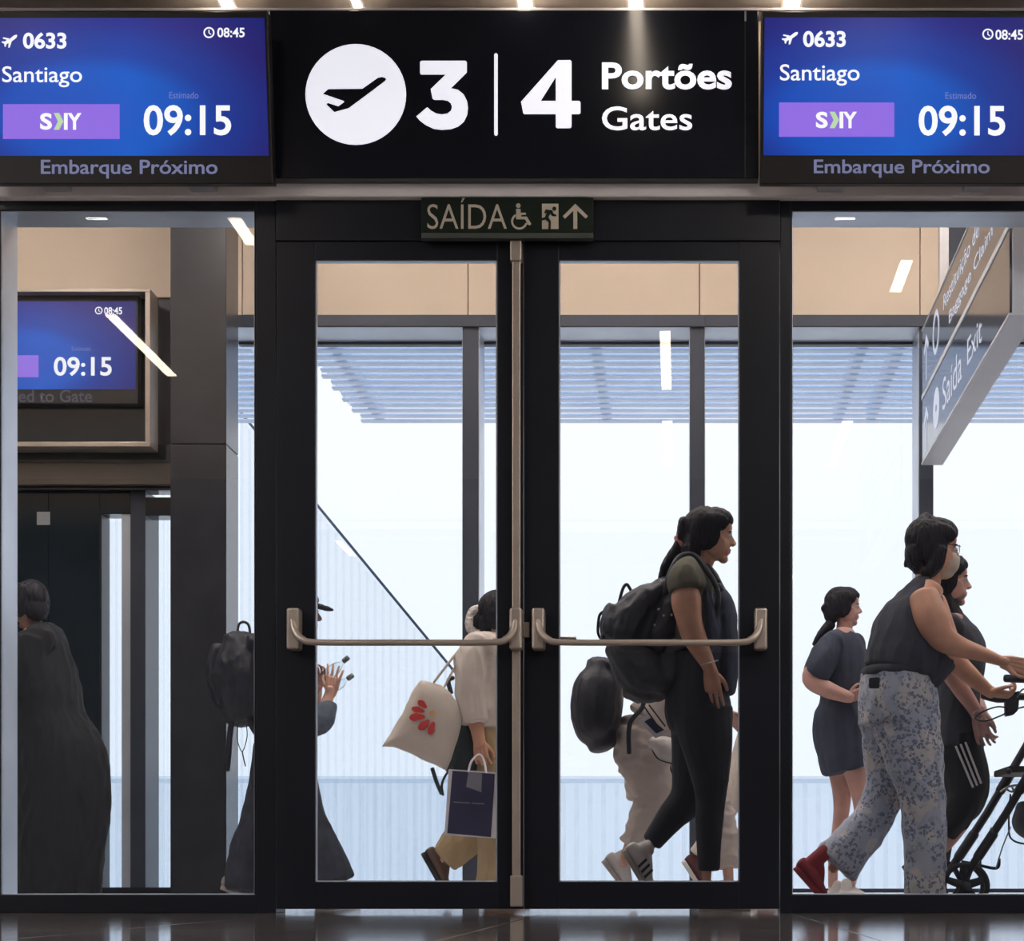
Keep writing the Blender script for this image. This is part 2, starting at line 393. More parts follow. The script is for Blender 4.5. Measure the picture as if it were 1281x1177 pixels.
def screen_mat():
    """the flight screen's own picture: blue wallpaper with a soft diagonal sweep, driven by UV"""
    m = bpy.data.materials.new('screen_picture'); m.use_nodes = True
    nt = m.node_tree; n = nt.nodes; l = nt.links; b = n['Principled BSDF']
    uv = n.new('ShaderNodeUVMap'); s = n.new('ShaderNodeSeparateXYZ'); l.new(uv.outputs[0], s.inputs[0])
    # distance from a centre below left -> arc sweep
    vm = n.new('ShaderNodeVectorMath'); vm.operation = 'DISTANCE'; l.new(uv.outputs[0], vm.inputs[0]); vm.inputs[1].default_value = (1.25, -0.65, 0)
    r = n.new('ShaderNodeValToRGB'); l.new(vm.outputs['Value'], r.inputs[0])
    e = r.color_ramp.elements
    r.color_ramp.interpolation = 'EASE'
    e[0].position = 0.0; e[0].color = (0.012, 0.09, 0.52, 1)
    e[1].position = 1.0; e[1].color = (0.004, 0.025, 0.25, 1)
    vm.inputs[1].default_value = (0.38, 0.30, 0)
    for p_, c_ in ((0.30, (0.004, 0.10, 0.55, 1)), (0.48, (0.010, 0.05, 0.36, 1)), (0.75, (0.02, 0.022, 0.24, 1))):
        x = e.new(p_); x.color = c_
    # gentle darkening towards the lower left, as on the screens
    r2 = n.new('ShaderNodeValToRGB'); l.new(s.outputs['X'], r2.inputs[0]); e = r2.color_ramp.elements
    e[0].position = 0.0; e[0].color = (0.55, 0.6, 0.8, 1); e[1].position = 1.0; e[1].color = (0.75, 0.5, 0.62, 1)
    x = e.new(0.5); x.color = (1, 1, 1, 1)
    mx = n.new('ShaderNodeMixRGB'); mx.blend_type = 'MULTIPLY'; mx.inputs[0].default_value = 1; l.new(r.outputs[0], mx.inputs[1]); l.new(r2.outputs[0], mx.inputs[2])
    l.new(mx.outputs[0], b.inputs['Emission Color']); b.inputs['Emission Strength'].default_value = 1.0
    b.inputs['Base Color'].default_value = (0.01, 0.01, 0.015, 1); b.inputs['Roughness'].default_value = 0.30; b.inputs['Specular IOR Level'].default_value = 0.4
    return m
M['screen'] = screen_mat()

M['sheet'] = milky('tint_sheet', (0.80, 0.88, 1.0), 0.3)
# ------------------------------------------------------------------ shell of the hall and the corridor
HC = 3.535      # hall ceiling height
CCZ = 4.35      # corridor ceiling height
def sbox(name, a, b, mat, parent=None, bev=0.0):
    bm = bmesh.new(); box(bm, a, b, bev); o = link_bm(name, bm, mat, parent)
    return struct(o) if parent is None else o
# floor: one slab plus separate polished tiles with recessed joints
fl = sbox('floor', (-7, -9.5, -0.12), (7, 4.6, -0.004), M['grout'])
tile_me = None; TS = 0.94
for iy in range(-9, 1):
    for ix in range(-4, 4):
        x0 = 0.43 + ix * TS; y0 = 0.06 + iy * TS
        if tile_me is None:
            bm = bmesh.new(); box(bm, (0, 0, -0.02), (TS - 0.005, TS - 0.005, 0.0), 0.001)
            tile_me = bpy.data.meshes.new('tile'); bm.to_mesh(tile_me); bm.free(); tile_me.materials.append(M['floor'])
        o = bpy.data.objects.new('tile', tile_me); COL.objects.link(o); o.parent = fl
        o.location = Vector((x0, y0, 0)) - fl.location
cf = sbox('floor_slab_corridor', (-7, 0.06 + TS, -0.02), (7, 4.6, 0.0), M['cfloor'], fl)
sbox('ceiling', (-7, -9.5, HC), (7, 0.10, HC + 0.1), M['ceil'])
sbox('ceiling', (-7, 0.2, CCZ), (7, 4.1, CCZ + 0.1), M['ceilc'])
sbox('wall_back', (-7, -9.6, 0), (7, -9.5, HC), M['wallc'])
sbox('wall_left', (-7.1, -9.5, 0), (-7, 0.0, HC), M['wallc'])
sbox('wall_right', (7, -9.5, 0), (7.1, 0.0, HC), M['wallc'])
sbox('wall_left', (-7.1, 0.2, 0), (-7, 4.0, CCZ), M['wallc'])
sbox('wall_right', (7, 0.2, 0), (7.1, 4.0, CCZ), M['wallc'])

# ------------------------------------------------------------------ door front
YF = 7.95
sbox('wall_front', (-7, 0.06, P(0, 226, 8).z), (7, 0.16, CCZ), M['beige'])
a = P(0, 246, YF)
pl_l = P(-25, 0, YF).x; pr_r = P(1440, 0, YF).x
sbox('wall_front', (-7, -0.05, 0), (pl_l, 0.15, a.z), M['frame'])
sbox('wall_front', (pr_r, -0.05, 0), (7, 0.15, a.z), M['frame'])
bm = bmesh.new(); box(bm, (-7, -0.10, P(0, 246, YF - 0.05).z), (7, 0.14, P(0, 221, YF - 0.05).z), 0.006); struct(link_bm('trim_1', bm, M['beam']))
# frame members, each its own piece of setting
def fm(name, x0, y0, x1, y1, D=YF, depth=0.2, mat='frame', bev=0.003):
    bm = bmesh.new(); pbox(bm, x0, y0, x1, y1, D, depth, bev); return struct(link_bm(name, bm, M[mat]))
def glazed(name, x0, y0, x1, y1, post_l, post_r, y_top, y_bot, D, Dg, depth, gm='glass', fmat='frame', reveal=None):
    """fixed light: frame members and a pane as children of one structure root"""
    r = struct_root(name, P((x0 + x1) / 2, 1141.7, D)); r.location.z = 0
    z0 = 0.0
    def fp(nm, a0, b0, a1, b1):
        bm = bmesh.new(); pbox(bm, a0, b0, a1, b1, D, depth, 0.003); return link_bm(nm, bm, M[fmat], r)
    fp('frame_head', post_l, y_top, post_r, y0)
    fp('frame_sill', post_l, y1, post_r, y_bot)
    if x0 > post_l: fp('frame_jamb', post_l, y0, x0, y1)
    if post_r > x1: fp('frame_jamb', x1, y0, post_r, y1)
    bm = bmesh.new(); A = P(x0 - 1, y0 - 1, Dg); B = P(x1 + 1, y1 + 1, Dg); B.y += 0.010
    A = P(x0, y0, D); B = P(x1, y1, D); A.y = Dg - 8; B.y = Dg - 8 + 0.010
    # a single sheet of glass with two faces
    box(bm, A, B); link_bm('pane', bm, M[gm], r)
    if reveal:  # thin pale strips that carry the sky's brightness in their colour
        for (nm, p, q) in (('sky_toned_lining', (A.x, D - 8 + 0.012, B.z), (A.x + 0.003, D - 8 + depth, A.z)),
                           ('sky_toned_lining', (B.x - 0.003, D - 8 + 0.012, B.z), (B.x, D - 8 + depth, A.z)),
                           ('sky_toned_lining', (A.x, D - 8 + 0.012, A.z - 0.003), (B.x, D - 8 + depth, A.z)),
                           ('sky_toned_lining', (A.x, D - 8 + 0.012, B.z), (B.x, D - 8 + depth, B.z + 0.003))):
            bm = bmesh.new(); box(bm, p, q); link_bm(nm, bm, M[reveal], r)
    return r
glazed('window_1', 0, 263, 318, 1119, -25, 320, 246, 1141.9, YF, YF + 0.02, 0.2, reveal='reveal')
glazed('window_2', 991, 263, 1415, 1119, 989, 1440, 246, 1141.9, YF, YF + 0.02, 0.2, reveal='reveal')
# door posts and head
fm('trim_2', 320, 246, 345, 1141.9); fm('trim_3', 976, 246, 989, 1141.9)
fm('trim_4', 345, 246, 976, 301, YF - 0.01, 0.16)
def door(name, x0, x1, g0, g1):
    yt, yb, gt, gb = 302, 1137, 325, 1103
    D = YF + 0.0
    r = struct_root(name, (P((x0 + x1) / 2, 0, D).x, D - 8, 0.015))
    def fp(nm, a0, b0, a1, b1, dd=0.0, dp=0.05):
        bm = bmesh.new(); pbox(bm, a0, b0, a1, b1, D + dd, dp, 0.002); return link_bm(nm, bm, M['frame'], r)
    fp('door_rail', g0, yt, g1, gt); fp('door_rail', g0, gb, g1, yb)
    fp('door_stile', x0, yt, g0, yb); fp('door_stile', g1, yt, x1, yb)
    # thin glazing bead inside the opening
    for (nm, q) in (('glazing_bead', (g0, gt, g0 + 1.6, gb)), ('glazing_bead', (g1 - 1.6, gt, g1, gb)), ('glazing_bead', (g0, gt, g1, gt + 1.6)), ('glazing_bead', (g0, gb - 1.6, g1, gb))):
        bm = bmesh.new(); pbox(bm, *q, D + 0.012, 0.03); link_bm(nm, bm, M['reveal'], r)
    A = P(g0, gt, D); B = P(g1, gb, D); A.y = D - 8 + 0.02; B.y = A.y + 0.010
    bm = bmesh.new(); box(bm, A, B); link_bm('pane', bm, M['glass'], r)
    return r
d1 = door('door_1', 346, 654.5, 394, 622)
d2 = door('door_2', 655.5, 975, 699, 925)
def panic(parent, xl, xr, rod=False):
    D = YF
    bar = None
    bm = bmesh.new()
    path = [(xl, 776, D - 0.06), (xl + 3, 790, D - 0.07), (xl + 12, 799.5, D - 0.085), (xl + 32, 803.5, D - 0.09)]
    path += [((xl + xr) / 2, 803.8, D - 0.09)]
    path += [(xr - 32, 803.5, D - 0.09), (xr - 12, 799.5, D - 0.085), (xr - 3, 790, D - 0.07), (xr, 776, D - 0.06)]
    q = []
    for i, (a_, b_, c_) in enumerate(path):
        r_ = 5.2 if i in (0, 1, 7, 8) else (4.6 if i in (2, 6) else 4.0)
        q.append(tuple(P(a_, b_, c_)) + (r_ / 324, r_ / 324))
    tube3(bm, q, seg=14, k=6); link_bm('push_bar', bm, M['champ'], parent, True)
    for xm, s in ((xl, -1), (xr, 1)):
        bm = bmesh.new(); pbox(bm, xm - 8, 760, xm + 8, 812, D - 0.075, 0.078, 0.009)
        link_bm('bar_mount', bm, M['champ'], parent)
panic(d1, 366, 645); panic(d2, 673, 952)
# vertical rod with its guides, latch block between the leaves, outer handle
bm = bmesh.new(); pbox(bm, 640.5, 322, 651, 1100, YF - 0.035, 0.022, 0.004); link_bm('vertical_rod', bm, M['champ'], d1)
bm = bmesh.new(); pbox(bm, 638, 300, 652.5, 326, YF - 0.045, 0.045, 0.005); link_bm('rod_guide', bm, M['champ'], d1)
bm = bmesh.new(); pbox(bm, 638, 1095, 653.5, 1134, YF - 0.045, 0.045, 0.005); link_bm('rod_guide', bm, M['champ'], d1)
bm = bmesh.new(); pbox(bm, 654, 778, 662, 797, YF - 0.03, 0.03, 0.003); link_bm('latch_block', bm, M['champ'], d2)
bm = bmesh.new(); tube3(bm, [tuple(P(690, 799, 8.09)) + (0.009, 0.009), tuple(P(719, 799, 8.09)) + (0.009, 0.009)], k=1)
tube3(bm, [tuple(P(690, 799, 8.09)) + (0.009, 0.009), tuple(P(688, 799, 8.01)) + (0.009, 0.009)], k=1); link_bm('outer_lever', bm, M['champ'], d2, True)

# ------------------------------------------------------------------ overhead gate sign
DS = 7.84
def on(D): return lambda u, v: P(u, v, D)
gs = thing('gate_sign', P(644, 224, DS), 'long black overhead sign reading 3 | 4 Portões Gates above the double door', 'sign')
bm = bmesh.new(); pbox(bm, 336, 12.5, 949, 223, DS, 0.1, 0.004); link_bm('sign_panel', bm, M['sign'], gs)
bm = bmesh.new(); pbox(bm, 336, 9.5, 1300, 13, DS + 0.01, 0.1, 0.002); tr = link_bm('trim_5', bm, M['beam']); struct(tr)
bm = bmesh.new(); pbox(bm, -60, 9.5, 336, 13, DS + 0.01, 0.1, 0.002); tr = link_bm('trim_6', bm, M['beam']); struct(tr)
TH = Vector((0, 0.003, 0)); mS = on(DS - 0.004)
def cmap(s, ox, oy): return lambda pts: [(ox + x / s, oy + y / s) for x, y in pts]
c6 = cmap(4.927, 370, 40)
pd = poly('pictogram_disc', [circ(445, 118, 63)], mS, M['lit'], gs, TH)
pl_pts = c6([(168, 380), (200, 352), (410, 350), (505, 283), (530, 277), (552, 283), (556, 292), (548, 302), (420, 398), (325, 468), (237, 492), (190, 447), (197, 437), (262, 458), (298, 432), (296, 424)])
poly('plane_icon', [pl_pts], on(DS - 0.0075), M['sign'], pd, TH)
three = c6([(766, 185), (775, 177), (1045, 177), (1054, 186), (1054, 248), (955, 346)])
arc = []
for i in range(0, 25):
    a_ = math.radians(68 - i * (68 + 142) / 24)
    arc.append((905 + 155 * math.cos(a_) * (1.0 if math.cos(a_) > 0 else 1.03), 470 - 131 * math.sin(a_)))
arc = [(955, 346), (1000, 356), (1035, 385), (1055, 425), (1061, 465), (1056, 510), (1036, 552), (1000, 582), (955, 598), (900, 602), (850, 596), (800, 572), (765, 546), (743, 520), (810, 463), (835, 485), (865, 502), (900, 508), (935, 502), (957, 484), (963, 462), (955, 438), (935, 422), (905, 417), (855, 417), (843, 410), (831, 352), (925, 261), (772, 261), (766, 254)]
three = c6([(766, 185), (775, 177), (1045, 177), (1054, 186), (1054, 248)] + arc)
poly('numeral_three', [three], mS, M['lit'], gs, TH)
poly('divider_line', [[(618.2, 68), (619.5, 66.5), (621.3, 66.5), (622.6, 68), (622.6, 168), (621.3, 169.5), (619.5, 169.5), (618.2, 168)]], mS, M['lit'], gs, TH)
c7 = cmap(4.27, 640, 50)
four = [c7([(247, 108), (320, 108), (320, 325), (236, 325), (236, 196), (247, 180)])]
four = [c7([(50, 330), (247, 108), (312, 107), (320, 114), (236, 196), (155, 325)]), c7([(320, 114), (320, 325), (236, 325), (236, 196)]), c7([(50, 330), (155, 325), (360, 325), (368, 332), (368, 388), (360, 395), (68, 395), (62, 390)]), c7([(236, 395), (320, 395), (320, 463), (313, 470), (243, 470), (236, 463)])]
poly('numeral_four', four, mS, M['lit'], gs, TH)
text('lettering', 'Portões', (753, 78, 915.5, 112), mS, M['lit'], gs, off=0.028)
text('lettering', 'Gates', (753, 133, 866, 163), mS, M['lit'], gs, off=0.012)
bm = bmesh.new(); pbox(bm, 931.5, 14, 933, 222, DS - 0.002, 0.004); link_bm('panel_joint', bm, M['bezel'], gs)
bm = bmesh.new(); pbox(bm, 931.4, 14, 933.6, 26, DS - 0.006, 0.006); link_bm('fixing_clip', bm, M['alu'], gs)

# exit sign hung over the door head
ex = thing('exit_sign', P(635, 298, YF - 0.05), 'small dark green exit sign reading SAÍDA with an up arrow above the doors', 'sign')
DE = YF - 0.055
bm = bmesh.new(); pbox(bm, 527, 247, 742, 291, DE, 0.03, 0.003); link_bm('sign_panel', bm, M['exit'], ex)
bm = bmesh.new(); pbox(bm, 527, 291, 742, 298, DE - 0.008, 0.04, 0.002); link_bm('holder_rail', bm, pm('smoky_rail', (0.075, 0.085, 0.08), 0.3), ex)
mE = on(DE - 0.003); TE = Vector((0, 0.002, 0))
c5 = cmap(5.57, 520, 240)
text('lettering', 'SAÍDA', (534.5, 247, 634, 286.5), mE, M['exitl'], ex, off=-0.004)
wc = [c5(circ(715, 95, 16, 20))] + [c5(q) for q in ringpoly(722, 205, 43, 57, 120, 345, 26)]
wc += [c5([(700, 118), (730, 118), (732, 145), (768, 145), (768, 158), (735, 160), (736, 172), (775, 172), (792, 200), (805, 222), (796, 233), (780, 226), (762, 190), (700, 190)])]
poly('wheelchair_icon', wc, mE, M['exitl'], ex, TE)
dr = poly('door_icon', [c5([(880, 82), (995, 82), (995, 258), (880, 258)])], mE, M['exitl'], ex, TE)
run = [c5(circ(966, 116, 14, 16)), c5([(905, 122), (950, 128), (958, 150), (980, 160), (978, 170), (948, 166), (938, 150), (925, 175), (942, 205), (940, 258), (924, 258), (926, 212), (905, 190), (885, 196), (880, 196), (880, 182), (900, 176), (915, 142), (900, 150), (896, 144)])]
poly('running_figure', run, on(DE - 0.0055), M['exit'], dr, TE)
poly('arrow', [c5([(1112, 82), (1200, 168), (1184, 186), (1126, 130), (1126, 257), (1098, 257), (1098, 130), (1040, 186), (1026, 168)])], mE, M['exitl'], ex, TE)

# ------------------------------------------------------------------ flight screens
def screen(label, name, p_top, p_bot, rects, D_, ext):
    """p_top/p_bot: two world points on the face (upper and lower edge); rects in image pixels on that face"""
    n = Vector((0, -(p_top.z - p_bot.z), (p_top.y - p_bot.y))).normalized()
    if n.y > 0: n = -n
    mp = lambda u, v: ray_plane(u, v, p_bot, n)
    up = lambda k: (lambda u, v: mp(u, v) + n * k)
    x0, y0, x1, y1 = rects['case']
    t = thing(name, mp((x0 + x1) / 2, y1), label, 'screen', None)
    bm = bmesh.new(); prism(bm, [mp(x0, y0), mp(x1, y0), mp(x1 + ext, y1), mp(x0 + ext, y1)], -n * 0.07)
    bmesh.ops.recalc_face_normals(bm, faces=bm.faces[:]); bmesh.ops.bevel(bm, geom=bm.edges[:], offset=0.003, segments=1, affect='EDGES')
    case = link_bm('case', bm, M['bezel'], t)
    x0, y0, x1, y1 = rects['img']
    bm = bmesh.new(); vs = [bm.verts.new(up(0.002)(*p)) for p in ((x0, y0), (x1, y0), (x1 + ext * 0.8, y1), (x0 + ext * 0.8, y1))]
    f = bm.faces.new(vs); uvl = bm.loops.layers.uv.new('UVMap')
    for lp, c in zip(f.loops, ((0, 1), (1, 1), (1, 0), (0, 0))): lp[uvl].uv = c
    bmesh.ops.translate(bm, verts=[], vec=(0, 0, 0))
    me = bpy.data.meshes.new('display'); bm.to_mesh(me); bm.free(); disp = link_mesh('display', me, M['screen'], t)
    m1 = up(0.0035); m2 = up(0.0045)
    def R(k): return rects.get(k)
    if R('box'):
        a_, b_, c_, d_ = R('box'); bx = poly('airline_panel', [[(a_, b_), (c_, b_), (c_, d_), (a_, d_)]], m1, M['lilac'], t)
        if R('logo'):
            a_, b_, c_, d_ = R('logo'); w = c_ - a_
            text('lettering', 'S', (a_, b_, a_ + w * 0.29, d_), m2, M['litw'], bx, off=0.035)
            h = d_ - b_; X_ = lambda t: a_ + w * t
            poly('chevron', [[(X_(.33), b_), (X_(.46), b_), (X_(.565), b_ + h / 2), (X_(.46), d_), (X_(.33), d_), (X_(.43), b_ + h / 2)]], m2, M['lity'], bx)
            poly('letter_stem', [[(X_(.575), b_), (X_(.665), b_), (X_(.665), d_), (X_(.575), d_)]], m2, M['litw'], bx)
            text('lettering', 'Y', (a_ + w * 0.66, b_, c_, d_), m2, M['litw'], bx, off=0.035)
    if R('plane'):
        a_, b_, c_, d_ = R('plane'); w = c_ - a_; h = d_ - b_
        q = lambda pts: [(a_ + w * x, b_ + h * y) for x, y in pts]
        poly('plane_icon', [q([(0.42, .42), (.78, .06), (.95, .0), (1.0, .08), (.94, .25), (.64, .52), (.52, .98), (.42, 1.0), (.44, .64), (.30, .74), (.26, .92), (.18, .92), (.16, .70), (0.0, .60), (.0, .52), (.20, .52), (.34, .40), (.06, .30), (.10, .20), (.50, .30)])], m1, M['litw'], t)
    for k, s, off in (('num', '0633', 0.03), ('clk', '08:45', 0.02), ('city', 'Santiago', 0.008), ('time', '09:15', 0.02)):
        if R(k): text('lettering', s, R(k), m1, M['litw'], t, off=off)
    if R('clock'):
        a_, b_, c_, d_ = R('clock'); cx_, cy_, r_ = (a_ + c_) / 2, (b_ + d_) / 2, (d_ - b_) / 2
        lp = ringpoly(cx_, cy_, r_ * .72, r_, 0, 360, 24) + [[(cx_ - r_ * .1, cy_ - r_ * .5), (cx_ + r_ * .1, cy_ - r_ * .5), (cx_ + r_ * .1, cy_ + r_ * .1), (cx_ - r_ * .1, cy_ + r_ * .1)], [(cx_, cy_ - r_ * .02), (cx_ + r_ * .42, cy_ + r_ * .25), (cx_ + r_ * .34, cy_ + r_ * .4), (cx_ - r_ * .08, cy_ + r_ * .12)]]
        poly('clock_icon', lp, m1, M['litw'], t)
    if R('est'): text('lettering', 'Estimado', R('est'), m1, M['faint'], t)
    if R('msg'): text('lettering', rects['msgtext'], R('msg'), m1, M['dimt' if ext else 'dimmer'], t, off=0.015)
    return t
pt, pbm = P(300, 12, 7.66), P(300, 230, 7.77); pt.x = pbm.x = 0
R1 = dict(case=(-28, 14, 334.5, 230), img=(-20, 22.5, 331, 195), box=(4, 130.5, 150, 174), logo=(50.5, 141.6, 102.5, 162.6), plane=(2.5, 43.5, 22, 60), num=(29, 40.6, 83.5, 61.3),
          clock=(255, 34, 268.3, 48), clk=(272, 34.8, 306.3, 47), city=(3, 83, 103, 109.4), time=(180, 131.5, 289.5, 170), est=(212, 115, 248.5, 123.5), msg=(51.5, 200, 272.5, 223.5), msgtext='Embarque Próximo')
s1 = screen('wide blue flight screen left of the gate sign, reading 0633 Santiago 09:15', 'flight_screen', pt, pbm, R1, 7.7, 7)
R2 = dict(case=(952.7, 14, 1315, 230), img=(956.5, 22, 1307, 194.5), box=(974.5, 128.4, 1118.6, 171.3), logo=(1020.5, 140, 1072, 160.6), plane=(978, 40, 998.3, 56), num=(1004.5, 38.5, 1058, 59.3),
          clock=(1229, 36, 1242.3, 50), clk=(1245, 37.3, 1279.5, 50), city=(975.6, 80.5, 1075.3, 107.4), time=(1149, 132.2, 1257.4, 170.5), est=(1182.5, 115.5, 1221, 124), msg=(1018, 199.7, 1238, 222.5), msgtext='Embarque Próximo')
s2 = screen('wide blue flight screen right of the gate sign, reading 0633 Santiago 09:15', 'flight_screen', pt, pbm, R2, 7.7, -1.7)
for s_ in (s1, s2):
    for k in (-0.28, 0.28):
        c_ = s_.location; bm = bmesh.new(); box(bm, (c_.x + k - 0.05, -0.17, c_.z + 0.012), (c_.x + k + 0.05, -0.06, c_.z + 0.035), 0.002); link_bm('mount_bracket', bm, M['alu'], s_)
q1, q2 = P(100, 362, 11.45), P(100, 555, 11.45); q1.x = q2.x = 0
R3 = dict(case=(-68, 368, 173, 505), img=(-62, 377, 170, 487), box=(-45, 444.5, 48.5, 472), clock=(119, 383.8, 128.5, 393.5), clk=(130.5, 384.3, 153, 393.5), time=(67.5, 446.5, 140, 470.5), est=(90, 433.5, 114, 439), msg=(-26, 487.5, 115.5, 503.5), msgtext='Proceed to Gate')
s3 = screen('smaller blue flight screen inside the black wall box behind the left window', 'flight_screen', q1, q2, R3, 11.4, 0)

# ------------------------------------------------------------------ ceiling strips
def strip(x, y0, y1, z, w, mat, label, grp, hz=0.012):
    t = thing('ceiling_light', (x, (y0 + y1) / 2, z), label, 'light', grp)
    bm = bmesh.new(); box(bm, (x - w / 2, y0, z - 0.002), (x + w / 2, y1, z + 0.01)); link_bm('diffuser', bm, mat, t)
    bm = bmesh.new(); box(bm, (x - w / 2 - 0.012, y0 - 0.012, z + 0.002), (x + w / 2 + 0.012, y1 + 0.012, z + 0.02)); link_bm('housing', bm, M['alu'], t)
for x, y0, y1, lb in ((-3.43, -5.92, -4.42, 'long warm strip light in the hall ceiling, its reflection lying over the small screen'),
                      (-0.09, -6.3, -4.8, 'long warm strip light in the hall ceiling, mirrored in the right door glass'),
                      (1.25, -3.93, -3.34, 'short warm strip light in the hall ceiling, mirrored at the top of the right window'),
                      (-2.29, -3.05, -1.55, 'warm strip light whose reflection just clips the left window corner')):
    strip(x, y0, y1, HC - 0.003, 0.066, M['led'], lb, None)
for x, y1, y0, w, lb in ((-1.76, 0.04, -0.35, .045, 'warm strip light at the top edge above the left flight screen'), (-1.255, 0.04, -0.2, .03, 'thin warm strip light at the top edge left of the gate sign numerals'),
                 (-0.60, 0.04, -0.3, .05, 'warm strip light at the top edge above the gap between 3 and 4'), (-0.17, 0.04, -1.25, .05, 'warm strip light at the top edge glowing on the sign above Portões'),
                 (0.437, 0.04, -0.45, .06, 'warm strip light at the top edge above the right flight screen')):
    strip(x, y0, y1, HC - 0.003, w, M['led'], lb, None)
ORD = ('first', 'second', 'third', 'fourth', 'fifth', 'sixth', 'seventh', 'eighth', 'ninth', 'tenth')
for x, lb in ((-0.09, 'far strip light in the hall ceiling, faintly mirrored over the sky in the right door'), (1.25, 'far strip light in the hall ceiling, faintly mirrored over the sky in the right window')):
    strip(x, -9.0, -7.3, HC - 0.003, 0.075, M['led'], lb, None)
for x, y_, lb in ((4.6, -6.0, 'added broad fill light high on the right side of the hall'), (5.9, -6.0, 'outermost added broad fill light on the right side of the hall'), (-5.6, -6.0, 'added broad fill light high on the left side of the hall'), (-6.5, -6.0, 'outermost added broad fill light on the left side of the hall')):
    strip(x, y_ - 1.5, y_ + 1.5, HC - 0.003, 0.22, M['led2'], lb, None)  # unseen side strips, added to brighten the hall and the pale beam
for i, x in enumerate((-5.4, -4.2, -3.0, 0.85, 1.9, 3.0, 4.2, 5.4)):  # unseen row, added to light the beam and the door front
    strip(x, -2.62, -1.9, HC - 0.003, 0.10, M['led2'], 'added short fill light in the hall ceiling row before the doors, %s from the left' % ORD[i], 'added hall ceiling fill strips before the doors')
# corridor ceiling strips
for i, x in enumerate((-5.2, -3.6, -2.0, -0.4, 1.2, 2.8, 4.4, 6.0)):
    strip(x, 1.2, 2.7, CCZ - 0.003, 0.10, M['ledc'], 'warm strip light in the corridor ceiling beyond the glass, %s from the left' % ORD[i], 'corridor ceiling strips')

for i, x in enumerate((-4.4, -2.8, -1.2, 0.4, 2.0, 3.6)):  # unseen second row, added to brighten the walkers from the front
    strip(x, 0.28, 0.75, CCZ - 0.003, 0.12, M['ledc'], 'added short fill light in the corridor ceiling just behind the door front, %s from the left' % ORD[i], 'added corridor fill strips behind the door front')
# ------------------------------------------------------------------ outer glazing of the corridor
DW = 11.5
def wpanel(x0, x1, y0, y1, name='panel', parent=None, mat='beige', D=DW):
    bm = bmesh.new(); pbox(bm, x0 + 0.6, y0, x1 - 0.6, y1, D, 0.12, 0.002); return link_bm(name, bm, M[mat], parent)
wb = struct_root('wall_outer', (0, 3.55, P(0, 394, DW).z))
wpanel(225, 303, 120, 394, parent=wb); wpanel(303, 585.5, 120, 394, parent=wb); wpanel(585.5, 875, 120, 394, parent=wb); wpanel(875, 1151, 120, 394, parent=wb)
wpanel(1151, 1180, 120, 394, parent=wb); wpanel(1180, 1460, 120, 394, parent=wb, mat='mull'); wpanel(1460, 2420, 120, 394, parent=wb, mat='mull')
bm = bmesh.new(); box(bm, (P(222, 0, DW).x, 3.60, P(0, 396, DW).z), (7, 3.78, CCZ)); link_bm('backing', bm, M['mull'], wb)
# head beam, mullions, sill and panes: one window per bay
def outer_bay(name, xl, xr, ml, mr):
    """xl,xr pane edges; ml,mr: outer edges of the mullion owned by this bay (right side)"""
    r = struct_root(name, (P((xl + xr) / 2, 0, DW).x, DW - 8, 0))
    bm = bmesh.new(); pbox(bm, xl, 393.5, mr, 408.5, DW - 0.02, 0.36, 0.003); link_bm('frame_head', bm, M['mull'], r)
    A = P(xl, 0, DW); B = P(xr, 0, DW)
    zt = P(0, 408.5, DW - 0.02).z
    bm = bmesh.new(); box(bm, (A.x, 3.49, zt - 0.002), (B.x, 3.83, zt + 0.002)); link_bm('sky_toned_lining', bm, M['reveal'], r)  # sky brightness under the head is put into the lining's colour
    if mr > ml:
        bm = bmesh.new(); pbox(bm, ml, 408, mr, 1128.5, DW, 0.32, 0.003); link_bm('mullion', bm, M['mull'], r)
        X = P(mr, 0, DW).x
        bm = bmesh.new(); box(bm, (X, 3.515, 0.0), (X + 0.003, 3.82, zt)); link_bm('sky_toned_lining', bm, M['reveal'], r)
        X = P(ml, 0, DW).x
        bm = bmesh.new(); box(bm, (X - 0.003, 3.515, 0.0), (X, 3.82, zt)); link_bm('sky_toned_lining', bm, M['reveal'], r)
    # outer frame bars and the pane
    z2 = P(0, 431, 11.85).z
    bm = bmesh.new(); box(bm, (A.x, 3.80, z2 - 0.012), (B.x, 3.86, zt)); link_bm('frame_head_bar', bm, M['mull'], r)
    bm = bmesh.new(); box(bm, (A.x, 3.5, 0.056), (B.x, 3.86, 0.078), 0.003); link_bm('frame_sill', bm, M['mull'], r)
    bm = bmesh.new(); box(bm, (A.x, 3.82, 0.0), (B.x, 3.834, z2)); link_bm('pane', bm, M['glass2'], r)
bays = [(284, 578.6, 578.6, 598.5), (598.5, 863, 863, 881.5), (881.5, 1150, 1150, 1167.5), (1167.5, 1437, 1437, 1456), (1456, 1724, 1724, 1743), (1743, 2010, 2010, 2029), (2029, 2300, 2300, 2420)]
for i, b_ in enumerate(bays): outer_bay('window_%d' % (i + 3), *b_)

